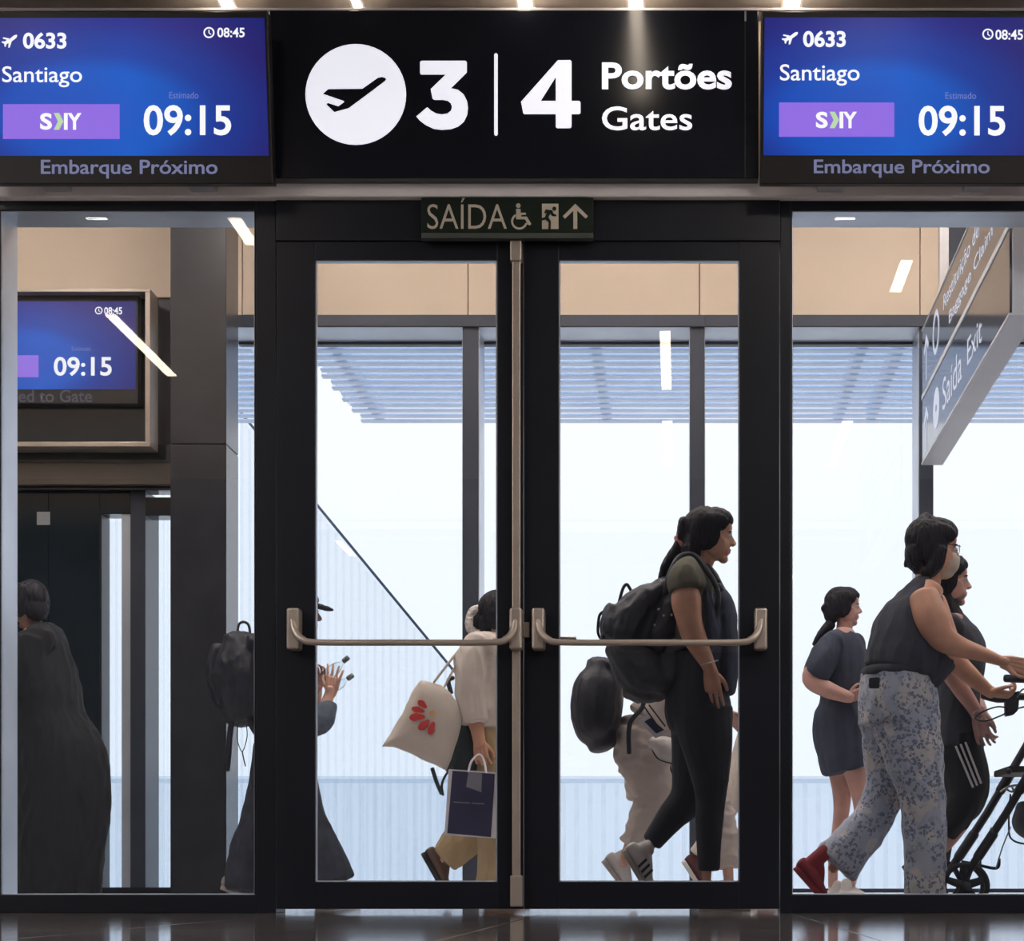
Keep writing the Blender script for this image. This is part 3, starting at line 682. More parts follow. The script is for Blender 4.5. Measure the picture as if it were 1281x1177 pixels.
# ------------------------------------------------------------------ left end: column, wall box, dark doorway
co = thing('square_column', P(248, 1130, 10.9), 'dark grey square stone-clad column behind the left window', 'column')
co.location.z = 0
for y0, y1 in ((60, 268), (269, 555), (556, 1129.9)):
    A = P(213, y0, 10.9); B = P(283, y1, 10.9); B.y += 0.30
    if y1 > 1100: B.z = 0.0
    bm = bmesh.new(); box(bm, A, B, 0.004); link_bm('cladding_panel', bm, M['greyc'], co)
D3 = 11.6
wl_ = struct_root('wall_rear_left', (P(100, 0, D3).x, D3 - 8, 0))
def wp(nm, x0, y0, x1, y1, mat, D=D3, dp=0.15, bev=0.002):
    bm = bmesh.new(); pbox(bm, x0, y0, x1, y1, D, dp, bev)
    return link_bm(nm, bm, M[mat], wl_)
wp('panel', -760, 120, 222, 372, 'beige'); wp('panel', -760, 372, 222, 556, 'greyc', 11.62)
wp('panel', -760, 556, 222, 579, 'blackp', 11.56); wp('beam', -760, 579, 222, 606, 'brown', 11.5); wp('panel', -760, 606, 222, 613, 'blackp', 11.55)
wp('panel', -760, 613, -5, 1128, 'greyc')
wp('panel', -5, 613, 60, 1128, 'blackp'); wp('panel', 60.6, 613, 124, 1128, 'blackp')
wp('panel', 163, 613, 182, 1128, 'mull', D3, 0.3); wp('transom', 124, 613, 163, 643, 'blackp', D3, 0.15); wp('transom', 182, 622, 222, 645, 'blackp', D3, 0.15)
wp('frame_jamb', 124, 643, 127, 1128, 'frame', D3 - 0.01, 0.17); wp('frame_sill', 124, 1110, 222, 1128, 'frame', D3 - 0.01, 0.17)
bm = bmesh.new(); A = P(127, 643, D3); B = P(163, 1110, D3); box(bm, (A.x, D3 - 8 + 0.06, B.z), (B.x, D3 - 8 + 0.07, A.z)); link_bm('pane', bm, M['glass2'], wl_)
bm = bmesh.new(); A = P(163, 643, D3); box(bm, (A.x - 0.05, D3 - 8 + 0.005, 0), (A.x - 0.001, D3 - 8 + 0.25, A.z)); link_bm('sky_toned_lining', bm, M['reveal'], wl_)
# ribbed translucent sheet behind the right opening
rb = struct_root('window_10', (P(200, 0, 11.9).x, 3.95, 0))
bm = bmesh.new()
for i in range(9):
    x_ = P(180 + i * 4.4, 0, 11.9).x
    tube3(bm, [(x_, 3.96, 0.05, .009, .006), (x_, 3.96, P(0, 648, 11.9).z, .009, .006)], seg=6, k=1, cap=False)
o = link_bm('rib_sheet', bm, M['rib'], rb)
o['kind'] = 'stuff'
# wall box around the small screen
wbx = thing('screen_housing', P(60, 560, 11.4), 'black wall box with a thin beige edge around the small flight screen', 'housing')
for q_ in ((-110, 361, 188, 365), (-110, 552.5, 188, 558.5), (181.5, 365, 188, 552.5), (-110, 365, -104, 552.5)):
    bm = bmesh.new(); pbox(bm, *q_, 11.38, 0.17, 0.003); link_bm('edge_strip', bm, M['champ'], wbx)
bm = bmesh.new(); pbox(bm, -104, 365, 181.5, 552.5, 11.52, 0.03); link_bm('back_panel', bm, M['blackp'], wbx)
st = pb('paper_notice', 46, 640, 62.5, 656.5, D3 - 0.004, 0.003, pm('pale_notice', (0.30, 0.32, 0.34), 0.7)); tag(st, 'small pale square notice stuck on the dark doorway panel', 'notice')

# ------------------------------------------------------------------ hanging direction sign in the corridor
hs = thing('direction_sign', P(1210, 490, 9.8), 'long slanting overhead direction sign with Saída Exit on its side, right window', 'sign')
hx = 304 * 11.3 / F; hx2 = hx + 0.112; ya, yb_ = 3.3, 0.30
zb, zm, zt_ = CZ + 518 * 11.3 / F, CZ + 602 * 11.3 / F, CZ + 686.5 * 11.3 / F
M['hsface'] = pm('sign_blue_gloss', (0.035, 0.045, 0.075), 0.12, 0, 0.1, 2, spec=1.0)
M['hsbody'] = pm('sign_body', (0.82, 0.84, 0.90), 0.4, 0.0, 0.04, 4)
for za, zc in ((zb + 0.012, zm - 0.012), (zm + 0.012, zt_ - 0.006)):
    bm = bmesh.new(); box(bm, (hx - 0.002, yb_ + 0.01, za), (hx + 0.008, ya - 0.01, zc)); link_bm('face_panel', bm, M['hsface'], hs)
bm = bmesh.new(); box(bm, (hx + 0.009, yb_, zb), (hx2, ya, zt_), 0.004); link_bm('sign_body', bm, M['hsbody'], hs)
for z_, h_ in ((zb, .012), (zm - .014, .028), (zt_ - .006, .008)):
    bm = bmesh.new(); box(bm, (hx - 0.006, yb_, z_), (hx + 0.010, ya, z_ + h_), 0.001); link_bm('edge_rail', bm, M['hsbody'], hs)
mH = lambda u, v: Vector((hx - 0.004, u, v))
M['hst'] = led_mat('sign_text', (0.68, 0.73, 0.90), 0.72, 0.2)
def htext(s, ya_, yb2, z0, z1, off=0.0):
    me = text_mesh(s, off); xs = [v.co.x for v in me.vertices]; ys = [v.co.y for v in me.vertices]
    a_, b_, c_, d_ = min(xs), max(xs), min(ys), max(ys)
    for v in me.vertices:
        u = (v.co.x - a_) / (b_ - a_); w = (v.co.y - c_) / (d_ - c_); v.co = mH(ya_ + (yb2 - ya_) * u, z0 + (z1 - z0) * w)
    return link_mesh('lettering', me, M['hst'], hs)
def hpoly(nm, loops): return poly(nm, loops, mH, M['hst'], hs)
def Y(px): return (hx * F / (px - CX)) - 8      # depth at which the side face crosses this image column
text('lettering', 'Restituição de bagagem', (Y(1181), zm + .30, 0.34, zm + .20), mH, M['hst'], hs, byy=True)
text('lettering', 'Baggage Claim', (Y(1188), zm + .16, 0.75, zm + .08), mH, M['hst'], hs, byy=True)
htext('Saída', Y(1180), Y(1204), zb + 0.09, zb + 0.25); htext('Exit', Y(1211), Y(1229), zb + 0.10, zb + 0.22)
def vring(px, z, r, dy, r0):
    y_ = Y(px); return [[(y_ + dy * a_ / r, z + b_) for a_, b_ in q] for q in [[(x, -y) for x, y in lp] for lp in ringpoly(0, 0, r0, r, 0, 360, 24)]]
hpoly('baggage_icon', vring(1171.5, zm + 0.20, 0.115, 0.13, 0.085)); hpoly('exit_icon', vring(1172, zb + 0.17, 0.105, 0.13, 0.02))
for z_, px in ((zm + 0.17, 1159.5), (zb + 0.15, 1159.5)):
    y_ = Y(px); hpoly('arrow', [[(y_ + .10, z_ + .06), (y_, z_ + .13), (y_ - .10, z_ + .06), (y_ - .08, z_ + .03), (y_ - .015, z_ + .08), (y_ - .015, z_ - .12), (y_ + .015, z_ - .12), (y_ + .015, z_ + .08), (y_ + .08, z_ + .03)]])
for y_ in (0.7, 2.8):
    bm = bmesh.new(); box(bm, (hx + .03, y_, zt_), (hx + .08, y_ + .05, CCZ), .003); link_bm('hanger', bm, M['alu'], hs)

# ------------------------------------------------------------------ outside: louvred canopy, parapet, boarding ramp
zc = CZ + 572 * 15.5 / F
def canopy(label, x0, x1, slant):
    t = thing('louvre_canopy', ((x0 + x1) / 2, 6.6, zc), label, 'canopy', None)
    me = None
    for i in range(14):
        D = 15.5 - i * 0.172; bm = bmesh.new(); xe = x0 + slant * (14 - i) / 14 + (0.03 if i % 2 else 0)
        # aerofoil blade
        pts = [(D - 8 - .05, zc + .004), (D - 8 - .04, zc), (D - 8 + .02, zc - .002), (D - 8 + .045, zc + .002), (D - 8 + .02, zc + .018), (D - 8 - .03, zc + .019)]
        prism(bm, [Vector((xe, y_, z_)) for y_, z_ in pts], Vector((x1 - xe, 0, 0))); link_bm('slat', bm, M['slat'], t)
    nb = max(1, int((x1 - x0) / 1.7))
    for xb in [v for v in (-2.27, -0.55, 1.2, 1.45, 3.1, 4.8, 6.5) if x0 + 0.1 < v < x1] or [(x0 + x1) / 2]:
        bm = bmesh.new(); box(bm, (xb - .035, 5.0, zc + .035), (xb + .035, 7.6, zc + .13), .003); link_bm('cross_beam', bm, M['slat'], t)
    bm = bmesh.new(); box(bm, (x0 - .0, 5.1, zc + .135), (x1, 7.56, zc + .142)); link_bm('added_tint_sheet', bm, M['sheet'], t)  # sheet added above the blades to tint the gaps sky-blue
    return t
canopy('long louvred sun canopy of pale blue blades outside the windows', -2.50, 9.0, 0.10)
canopy('short louvred canopy piece seen in the gap beside the dark column', -4.7, -2.79, 0.0)
pr = thing('parapet_wall', P(900, 1110, 13.0), 'low pale blue ribbed parapet wall outside the windows', 'wall'); pr.location.z = 0
bm = bmesh.new(); box(bm, (-9, 5.0, -0.3), (10, 5.15, P(0, 974, 13).z)); link_bm('wall_panel', bm, M['parapet'], pr)
bm = bmesh.new(); box(bm, (-9, 4.98, P(0, 978, 13).z), (10, 5.17, P(0, 971, 13).z), .004); link_bm('coping', bm, M['parapet'], pr)
bm = bmesh.new()
for i in range(150):
    x_ = -5 + i * 0.085; box(bm, (x_, 4.992, -0.2), (x_ + 0.03, 5.0, P(0, 980, 13).z))
o = link_bm('ribs', bm, M['ribm'], pr); o['kind'] = 'stuff'
DR = 16.0
rp = thing('boarding_ramp', P(450, 1110, DR), 'pale ribbed boarding ramp sloping down to the right outside the left door', 'ramp'); rp.location.z = -0.3
mR = on(DR)
def dl(x): return 630 + (x - 395) * 1.212
tp = [(60, dl(60)), (700, dl(700)), (700, 1130), (60, 1130)]
bm = bmesh.new(); prism(bm, [mR(*p) for p in tp], Vector((0, 0.08, 0))); link_bm('side_wall', bm, M['rampm'], rp)
bm = bmesh.new(); prism(bm, [mR(60, dl(60) - 3), mR(700, dl(700) - 3), mR(700, dl(700) + 2), mR(60, dl(60) + 2)], Vector((0, -.05, 0))); link_bm('top_rail', bm, M['rail'], rp)
bm = bmesh.new()
for i in range(64):
    px = 66 + i * 9.8; A = mR(px, dl(px) + 5); B = mR(px + 3.2, 1130); box(bm, (A.x, DR - 8 - .012, B.z), (B.x, DR - 8, A.z - .02))
o = link_bm('ribs', bm, M['ribm'], rp); o['kind'] = 'stuff'
gr = sbox('ground_outside', (-30, 4.6, -0.5), (30, 45, -0.3), pm('apron_concrete', (0.72, 0.73, 0.74), 0.8))
# ------------------------------------------------------------------ people
def head_bm(bm, Mx):
    """unit head: height 1 chin to crown, facing +x"""
    def e(c, r, sub=3): 
        g = bmesh.ops.create_icosphere(bm, subdivisions=sub, radius=1.0)
        for v in g['verts']: v.co = Mx @ Vector((v.co.x * r[0] + c[0], v.co.y * r[1] + c[1], v.co.z * r[2] + c[2]))
    e((-.06, 0, .12), (.40, .31, .37)); e((.08, 0, -.08), (.29, .25, .36)); e((.25, 0, -.395), (.09, .10, .075))
    e((.04, 0, -.24), (.26, .235, .20)); e((.20, 0, .17), (.18, .22, .17)); e((.335, 0, .075), (.045, .17, .035))
    e((.17, .13, -.12), (.16, .11, .12)); e((.17, -.13, -.12), (.16, .11, .12))
    # nose
    def seg(a, b, ra, rb):
        for i in range(7):
            t = i / 6; e([a[k] + (b[k] - a[k]) * t for k in range(3)], [ra + (rb - ra) * t] * 3, 2)
    seg((.345, 0, .04), (.425, 0, -.105), .032, .045); e((.40, .045, -.125), (.045, .035, .032), 2); e((.40, -.045, -.125), (.045, .035, .032), 2)
    e((.325, 0, -.225), (.055, .095, .028), 2); e((.318, 0, -.275), (.05, .08, .028), 2); e((.30, 0, -.25), (.06, .13, .09), 2)
    for s in (-1, 1):
        e((-.03, s * .30, -.06), (.065, .022, .105), 2); e((-.05, s * .315, -.03), (.06, .02, .07), 2); e((.10, s * .245, -.18), (.2, .03, .2), 2)
def hair_bm(bm, Mx, fringe=0.3, side=True):
    def e(c, r, sub=3):
        g = bmesh.ops.create_icosphere(bm, subdivisions=sub, radius=1.0)
        for v in g['verts']: v.co = Mx @ Vector((v.co.x * r[0] + c[0], v.co.y * r[1] + c[1], v.co.z * r[2] + c[2]))
    e((-.11, 0, .145), (.405, .35, .395)); e((.06, 0, .33), (.31, .27, .20)); e((-.30, 0, -.12), (.19, .27, .30))
    if fringe: e((.18, 0, .30), (.215, .24, .155))
    if side:
        for s in (-1, 1): e((-.10, s * .27, .02), (.27, .085, .33)); e((.02, s * .25, .22), (.30, .09, .18))
def hand_bm(bm, W, fwd, thumb, size=0.18, curl=0.35, spread=0.06, fl=None):
    """W wrist point, fwd direction of the hand, thumb: direction towards the thumb side"""
    f = Vector(fwd).normalized(); t = Vector(thumb); t = (t - f * t.dot(f)).normalized(); n = f.cross(t).normalized()
    s = size / 0.18
    G = lambda x, y, z: tuple(W + f * (x * s) + t * (y * s) + n * (z * s))
    # palm
    for yy, rr in ((-.030, .0125), (-.011, .0145), (.011, .0145), (.029, .0135)):
        tube3(bm, [G(-.012, yy * .55, 0) + (.015 * s, .015 * s), G(.03, yy * .85, 0) + (.0145 * s, .0145 * s), G(.082, yy, 0) + (rr * s * .85, rr * s * .85)], seg=10, k=3)
    L = fl or (.060, .076, .084, .076)
    for i, (yy, ln) in enumerate(zip((-.033, -.011, .012, .034), L)):
        a = 0; p = Vector((.082, yy, 0)); pts = [G(.07, yy, 0) + (.0095 * s, .0095 * s), G(*p) + (.0095 * s, .0095 * s)]
        for j, (fr, r_) in enumerate(((.45, .0085), (.32, .0078), (.23, .0065))):
            a += curl * (0.8 if j == 0 else 1.0); sp = spread * (i - 1.5)
            p = p + Vector((math.cos(a) * math.cos(sp), math.sin(sp), -math.sin(a))) * ln * fr; pts.append(G(*p) + (r_ * s, r_ * s))
        tube3(bm, pts, seg=8, k=2)
    pts = [G(.012, .022, -.004) + (.0135 * s, .0135 * s), G(.040, .046, -.010) + (.0115 * s, .0115 * s), G(.066, .058, -.018) + (.0098 * s, .0098 * s), G(.088, .060, -.026) + (.0082 * s, .0082 * s)]
    tube3(bm, pts, seg=8, k=3)

class Fig:
    def __init__(s, D, px, label, skin='skin', name='person', cat='person', group=None):
        s.D = D; s.skin = M[skin]; s.root = thing(name, (P(px, 0, D).x, D - 8, 0), label, cat, group); s.k = D / F
        s.bodym = []; s.hd = None
    def q(s, p):
        """(px,py,r[,rd[,dy]]) -> world tuple; pixel sizes taken at this figure's distance"""
        r = p[2]; rd = p[3] if len(p) > 3 and p[3] is not None else r; dy = p[4] if len(p) > 4 else 0
        w = P(p[0], p[1], s.D + dy); return (w.x, w.y, w.z, r * (s.D + dy) / F, rd * (s.D + dy) / F)
    def w(s, px, py, dy=0): return P(px, py, s.D + dy)
    def tubes(s, bm, lst, shrink=0.0, seg=16, k=5, ck=0.8):
        for t in lst:
            pts = [s.q(p) for p in t]
            pts = [(a, b, c, max(.008, d - shrink), max(.008, e - shrink)) for a, b, c, d, e in pts]
            tube3(bm, pts, seg=seg, k=k, ck=ck)
    def body(s, lst, voxel=0.008, shrink=0.010):
        bm = bmesh.new(); s.tubes(bm, lst[:3], shrink); s.tubes(bm, [t if getattr(s, 'bare', False) else [(t[0][0], t[0][1], t[0][2] * .62, (t[0][3] or t[0][2]) * .62, t[0][4] * .85)] + t[1:] for t in lst[3:]], 0); s.bodym.append(remesh(bm, voxel, 3))
    def head(s, px, py, H, yaw=0, pitch=0, dy=0, roll=0, hair='hair', fringe=0.3, side=True, neck=None, extra=None, eyes=True, hname='hair', hvox=0.0048):
        k = (s.D + dy) / F; Hm = H * k; c = P(px, py, s.D + dy)
        Mx = Matrix.Translation(c) @ Matrix.Rotation(yaw, 4, 'Z') @ Matrix.Rotation(pitch, 4, 'Y') @ Matrix.Rotation(roll, 4, 'X') @ Matrix.Scale(Hm, 4)
        s.Mx = Mx
        bm = bmesh.new(); head_bm(bm, Mx)
        if neck: s.tubes(bm, [neck])
        s.bodym.append(remesh(bm, 0.0042, 2))
        if eyes:
            for sg in (-1, 1):
                bm = bmesh.new(); ell(bm, (0, 0, 0), (.052, .052, .036), sub=2)
                for v in bm.verts: v.co = Mx @ (v.co + Vector((.312, sg * .115, .012)))
                ey = link_bm('eye', bm, M['eyew'], s.root, True)
                bm = bmesh.new(); ell(bm, (0, 0, 0), (.012, .03, .03), sub=2)
                for v in bm.verts: v.co = Mx @ (v.co + Vector((.358, sg * .115, .012)))
                link_bm('iris', bm, M['iris'], ey, True)
                bm = bmesh.new(); ell(bm, (0, 0, 0), (.03, .075, .013), sub=2)
                for v in bm.verts: v.co = Mx @ (v.co + Vector((.345, sg * .12, .085)))
                link_bm('eyebrow', bm, M['hair'], s.root, True)
            bm = bmesh.new()
            for c_, r_ in (((.333, 0, -.226), (.052, .082, .022)), ((.327, 0, -.268), (.050, .072, .024))):
                g = bmesh.ops.create_icosphere(bm, subdivisions=2, radius=1.0)
                for v in g['verts']: v.co = Mx @ Vector((v.co.x * r_[0] + c_[0], v.co.y * r_[1] + c_[1], v.co.z * r_[2] + c_[2]))
            link_mesh('lips', remesh(bm, .003, 1), M['lip'], s.root, True)
        if hair:
            bm = bmesh.new(); hair_bm(bm, Mx, fringe, side)
            if extra: s.tubes(bm, extra)
            me = remesh(bm, hvox, 2); wrinkle(me, 0.0035, (60, 60, 12), 3.1); link_mesh(hname, me, M[hair], s.root, True)
    def hand(s, px, py, fwd, thumb, dy=0, size=None, curl=0.35, spread=0.06, fl=None):
        bm = bmesh.new(); hand_bm(bm, P(px, py, s.D + dy), fwd, thumb, size or 0.172, curl, spread, fl); s.bodym.append(remesh(bm, 0.0032, 2))
    def finish_body(s):
        o = link_mesh('body', merge(s.bodym), s.skin, s.root, True); return o
    def cloth(s, name, lst, mat, amp=0.008, voxel=0.0068, freq=(16, 16, 6), grow=0.004, parent=None, smooth=3, yoke=None):
        bm = bmesh.new(); s.tubes(bm, lst, -grow, ck=0.12)
        if yoke: s.tubes(bm, [yoke], -grow, ck=0.6)
        me = remesh(bm, voxel, smooth)
        if amp: wrinkle(me, amp, freq, s.D * 3)
        return link_mesh(name, me, M[mat] if isinstance(mat, str) else mat, parent or s.root, True)
    def shoe(s, heel, toe, dy, mat, solemat='sole', width=0.085, h=0.075, up=None, stripes=None, name='shoe', collar=0.1):
        """heel/toe image points of the sole line; the foot's up direction is normal to it"""
        a = s.w(heel[0], heel[1], dy); b = s.w(toe[0], toe[1], dy); f = (b - a); L = f.length; f.normalize()
        y = Vector((0, 1, 0)); u = f.cross(y); u = -u if u.z * (1 if abs(f.z) < .8 else 0) < 0 or (abs(f.z) >= .8 and u.x < 0) else u
        if up is not None and u.dot(Vector(up)) < 0: u = -u
        G = lambda x, yy, z: a + f * (x * L) + y * yy + u * z
        def prof(scale, z0, z1, nm, mt, par):
            bm = bmesh.new(); out = []
            for x, w_ in ((0.0, .25), (.03, .36), (.12, .42), (.3, .38), (.5, .38), (.68, .48), (.82, .46), (.93, .34), (.985, .18)):
                out.append((x, w_ * width * scale))
            pts = [G(x, -w_, z0) for x, w_ in out] + [G(x, w_, z0) for x, w_ in out[::-1]]
            prism(bm, pts, u * (z1 - z0)); bmesh.ops.bevel(bm, geom=bm.edges[:], offset=.003, segments=1, affect='EDGES')
            return link_bm(nm, bm, mt, par)
        bm = bmesh.new()
        T = lambda l: tube3(bm, [tuple(G(x, 0, z)) + (r1, r2) for x, z, r1, r2 in l], seg=14, k=4)
        w2 = width * .45
        T([(.06, .045, .030, w2 * .75), (.2, .047, .032, w2 * .85), (.45, .042, .030, w2 * .88), (.7, .033, .021, w2), (.88, .026, .014, w2 * .8), (.95, .022, .010, w2 * .5)])
        T([(.15, .04, .03, w2 * .7), (.17, h, .034, w2 * .72), (.18, collar, .035, w2 * .72)])
        T([(.2, h, .03, w2 * .6), (.4, h * .82, .022, w2 * .55), (.6, .045, .018, w2 * .5)])
        up_ = link_mesh(name, remesh(bm, .0045, 3), M[mat], s.root, True)
        prof(1.06, 0.0, .022, 'sole', M[solemat], up_)
        if stripes:
            for i in range(3):
                x = .36 + i * .10
                bm = bmesh.new(); vv = [G(x, -w2 * .98, .028), G(x + .045, -w2 * .98, .028), G(x + .0, -w2 * .80, .075), G(x - .045, -w2 * .80, .075)]
                prism(bm, vv, y * -0.004); link_bm('stripe', bm, M[stripes], up_)
        return up_

def obj_tubes(name, fig, lst, mat, label=None, cat=None, amp=0.004, voxel=.008, parent=None, k=5, grow=0, smooth=3, freq=(18, 18, 10)):
    bm = bmesh.new(); fig.tubes(bm, lst, -grow, k=k); me = remesh(bm, voxel, smooth)
    if amp: wrinkle(me, amp, freq, 1.7)
    o = link_mesh(name, me, M[mat], parent, True)
    if label: tag(o, label, cat)
    return o
def pwire(fig, name, pts, rpx, mat, parent, dy=0, seg=8, k=6):
    bm = bmesh.new(); tube3(bm, [fig.q((p[0], p[1], rpx, rpx, p[2] if len(p) > 2 else dy)) for p in pts], seg=seg, k=k); return link_bm(name, bm, M[mat], parent, True)
def thingat(name, fig, px, py, label, cat, dy=0): return thing(name, fig.w(px, py, dy), label, cat)
def slab(fig, name, pts, th, mat, parent, dy=0, bev=0.003, bulge=0):
    bm = bmesh.new(); prism(bm, [fig.w(x, y, dy) for x, y in pts], Vector((0, th, 0)))
    bmesh.ops.recalc_face_normals(bm, faces=bm.faces[:])
    if bev: bmesh.ops.bevel(bm, geom=bm.edges[:], offset=bev, segments=2, affect='EDGES')
    return link_bm(name, bm, M[mat], parent)
# ============ A: woman with the big backpack (right door)
A = Fig(8.62, 885, 'woman in olive tee and black leggings striding right with a big backpack', 'skin')
A.body([[(871, 735, 22, 48), (866, 775, 26, 52), (872, 820, 30, 52), (872, 870, 38, 56)],
        [(874, 880, 34, 26, -.09), (886, 945, 28, 25, -.09), (889, 985, 20, 19, -.09), (886, 1040, 14, 14, -.09), (884, 1100, 9, 9, -.09), (886, 1122, 10, 10, -.09)],
        [(874, 880, 32, 26, .09), (868, 950, 26, 25, .09), (856, 1000, 19, 18, .09), (835, 1025, 15, 15, .09), (815, 1056, 9.5, 10, .09), (808, 1072, 9, 9, .09)],
        [(856, 718, 17, 18, -.16), (858, 748, 19, 18, -.19), (862, 775, 16.5, 16, -.20), (868, 795, 15.5, 15, -.20), (879, 818, 12, 12, -.19), (887, 834, 9, 9.5, -.19), (889, 842, 9, 8, -.19)],
        [(862, 722, 16, 17, .16), (876, 760, 15, 15, .2), (888, 795, 13, 13, .2), (905, 815, 10, 10, .15), (914, 826, 8, 8, .1)]])
A.head(889, 671, 70, pitch=0.06, neck=[(870, 725, 16, 17), (875, 712, 14.5, 15), (880, 698, 14.5, 15), (883, 685, 15, 15)],
       extra=[[(858, 655, 10, 14), (851, 678, 7, 8), (842, 694, 7, 9), (832, 710, 6, 7), (826, 728, 3.5, 4)], [(866, 690, 15, 20), (872, 708, 10, 16)]])
A.hand(889, 840, (0.10, 0, -1), (1, -0.35, 0.1), dy=-.19, curl=0.16, size=.165, spread=0.05)
A.hand(914, 826, (0.6, .2, -.7), (0.2, -1, 0.3), dy=.1, curl=0.5)
A.finish_body()
A.cloth('tee_shirt', [[(860, 712, 12, 18, -.12), (858, 722, 22, 22, -.17), (860, 738, 22.5, 22, -.19)], [(866, 712, 15, 24, .14), (869, 726, 21, 22, .18), (874, 742, 20, 20, .2)],
                      [(871, 716, 16, 40), (871, 735, 26, 50), (868, 775, 29, 56), (872, 812, 33, 56)]], 'olive', .005)
A.cloth('leggings', [[(872, 815, 33, 57), (872, 862, 38, 57), (874, 892, 41, 58), (878, 905, 36, 50)],
                     [(878, 890, 38, 31, -.09), (884, 930, 32, 30, -.09), (888, 970, 23.5, 23, -.09), (889, 1000, 18.5, 18, -.09), (887, 1040, 15.5, 15.5, -.09), (887, 1088, 12.5, 12.5, -.09)],
                     [(876, 890, 38, 31, .09), (872, 950, 31, 29, .09), (862, 995, 23, 21, .09), (838, 1024, 17, 16, .09), (815, 1054, 12, 12, .09)]], 'legging', .0025)
pwire(A, 'bracelet', [(877, 832, -.235), (887, 829, -.255), (898, 826, -.22)], .8, 'whiteleather', A.root)
sc_ = bmesh.new(); A.tubes(sc_, [[(848, 673, 5, 7), (851, 680, 6.5, 8), (853, 687, 5, 6)]]); link_mesh('scrunchie', remesh(sc_, .004, 1), M['pink'], A.root, True)
A.shoe((874, 1139), (940, 1139), -.09, 'whiteleather', stripes='charcoal')
A.shoe((777, 1064), (815, 1129), .02, 'whiteleather', stripes='charcoal', up=(1, 0, .6), h=.085, width=.09)
# backpack on her back
bp = thingat('backpack', A, 800, 880, 'large black backpack with grey lower bag on the back of the striding woman', 'backpack')
obj_tubes('main_compartment', A, [[(836, 735, 14, 30), (815, 748, 20, 44), (795, 770, 28, 50), (784, 795, 30, 50)], [(838, 740, 16, 30), (835, 775, 24, 46), (822, 800, 26, 48)], [(768, 768, 14, 34), (762, 785, 12, 40), (764, 798, 10, 40)]], 'blacknyl', parent=bp, amp=.008)
obj_tubes('lower_bag', A, [[(775, 812, 18, 44), (790, 828, 30, 50), (806, 842, 34, 50), (822, 850, 27, 46)], [(845, 815, 20, 44), (842, 838, 24, 46), (828, 855, 20, 40)], [(786, 866, 8, 24), (802, 872, 8, 26), (818, 870, 8, 22)]], 'greynyl', parent=bp, amp=.006)
obj_tubes('front_pocket', A, [[(755, 802, 5, 30), (764, 786, 8, 36), (782, 774, 12, 42), (800, 770, 12, 40)]], 'blacknyl', parent=bp, amp=.004)
pwire(A, 'shoulder_strap', [(832, 742, -.14), (838, 718, -.16), (850, 697, -.13), (868, 695, -.11), (886, 716, -.14), (898, 742, -.16), (893, 775, -.17), (872, 800, -.19), (845, 812, -.17)], 3.6, 'blacknyl', bp)
pwire(A, 'grab_handle', [(774, 755), (779, 737), (784, 731), (789, 738)], 2.0, 'greynyl', bp)
pwire(A, 'grab_handle', [(752, 800), (748, 790), (750, 770), (757, 764)], 1.8, 'greynyl', bp)
for x_, y_ in ((824, 762), (830, 770), (840, 769), (819, 782)):  # bright beads stand in for small white reflections on the pack
    bm = bmesh.new(); ell(bm, A.w(x_, y_, -.17), (.006, .004, .006), sub=1); link_bm('glint_bead', bm, M['alu'], bp, True)
fb = thingat('front_bag', A, 910, 870, 'dark blue bag worn on the chest of the striding woman', 'bag')
obj_tubes('bag_body', A, [[(895, 742, 10, 26), (904, 756, 15, 36), (908, 790, 16, 42), (909, 830, 16, 42), (908, 860, 13, 36)], [(880, 738, 10, 50), (888, 775, 15, 60), (888, 815, 17, 62), (884, 840, 14, 54)]], 'navy', parent=fb, amp=.004)
obj_tubes('top_flap', A, [[(886, 712, 6, 14, -.05), (893, 725, 8, 28), (900, 742, 9, 32)]], 'blacknyl', parent=fb, amp=.003)

# ============ B: child in white joggers behind her
B = Fig(9.45, 840, 'short person in cream joggers walking close behind the big backpack', 'skin2')
B.body([[(845, 820, 18, 34), (838, 850, 22, 38), (828, 890, 26, 40), (818, 915, 28, 42)],
        [(812, 920, 24, 22, -.07), (806, 975, 19, 18, -.07), (806, 1010, 14, 14, -.07), (785, 1062, 9, 9, -.07), (780, 1080, 9, 9, -.07)],
        [(826, 920, 24, 22, .07), (880, 985, 16, 16, .07), (905, 1040, 12, 12, .07), (912, 1108, 9, 9, .07), (914, 1120, 9, 9, .07)],
        [(850, 822, 12, 12, -.14), (848, 850, 11, 11, -.17), (856, 880, 9, 9, -.16), (870, 893, 7, 7, -.1)],
        [(850, 822, 12, 12, .14), (866, 852, 10, 10, .17), (895, 880, 8, 8, .15), (912, 892, 6.5, 6.5, .12)]])
B.head(868, 779, 54, neck=[(852, 822, 11, 12), (857, 808, 10, 10), (861, 796, 10, 10)])
B.hand(870, 893, (.7, 0, -.5), (0.3, -1, .5), dy=-.1, size=.14, curl=.5)
B.hand(912, 892, (.6, 0, -.8), (0.5, -1, .5), dy=.12, size=.15, curl=.25)
B.finish_body()
B.cloth('sweater', [[(852, 815, 14, 30), (845, 850, 24, 42), (830, 885, 30, 46), (815, 905, 34, 46)], [(848, 820, 13, 14, -.14), (847, 850, 13, 13, -.17), (856, 880, 11, 11, -.16)], [(852, 820, 13, 14, .14), (868, 852, 12, 12, .17), (892, 877, 10, 10, .15)]], 'cream', .006, yoke=[(849, 820, 15, 15, -0.15), (849.5, 818, 15, 15, -0.075), (850.0, 818.0, 15, 15, 0.0), (850.5, 818, 15, 15, 0.075), (851, 820, 15, 15, 0.15)])
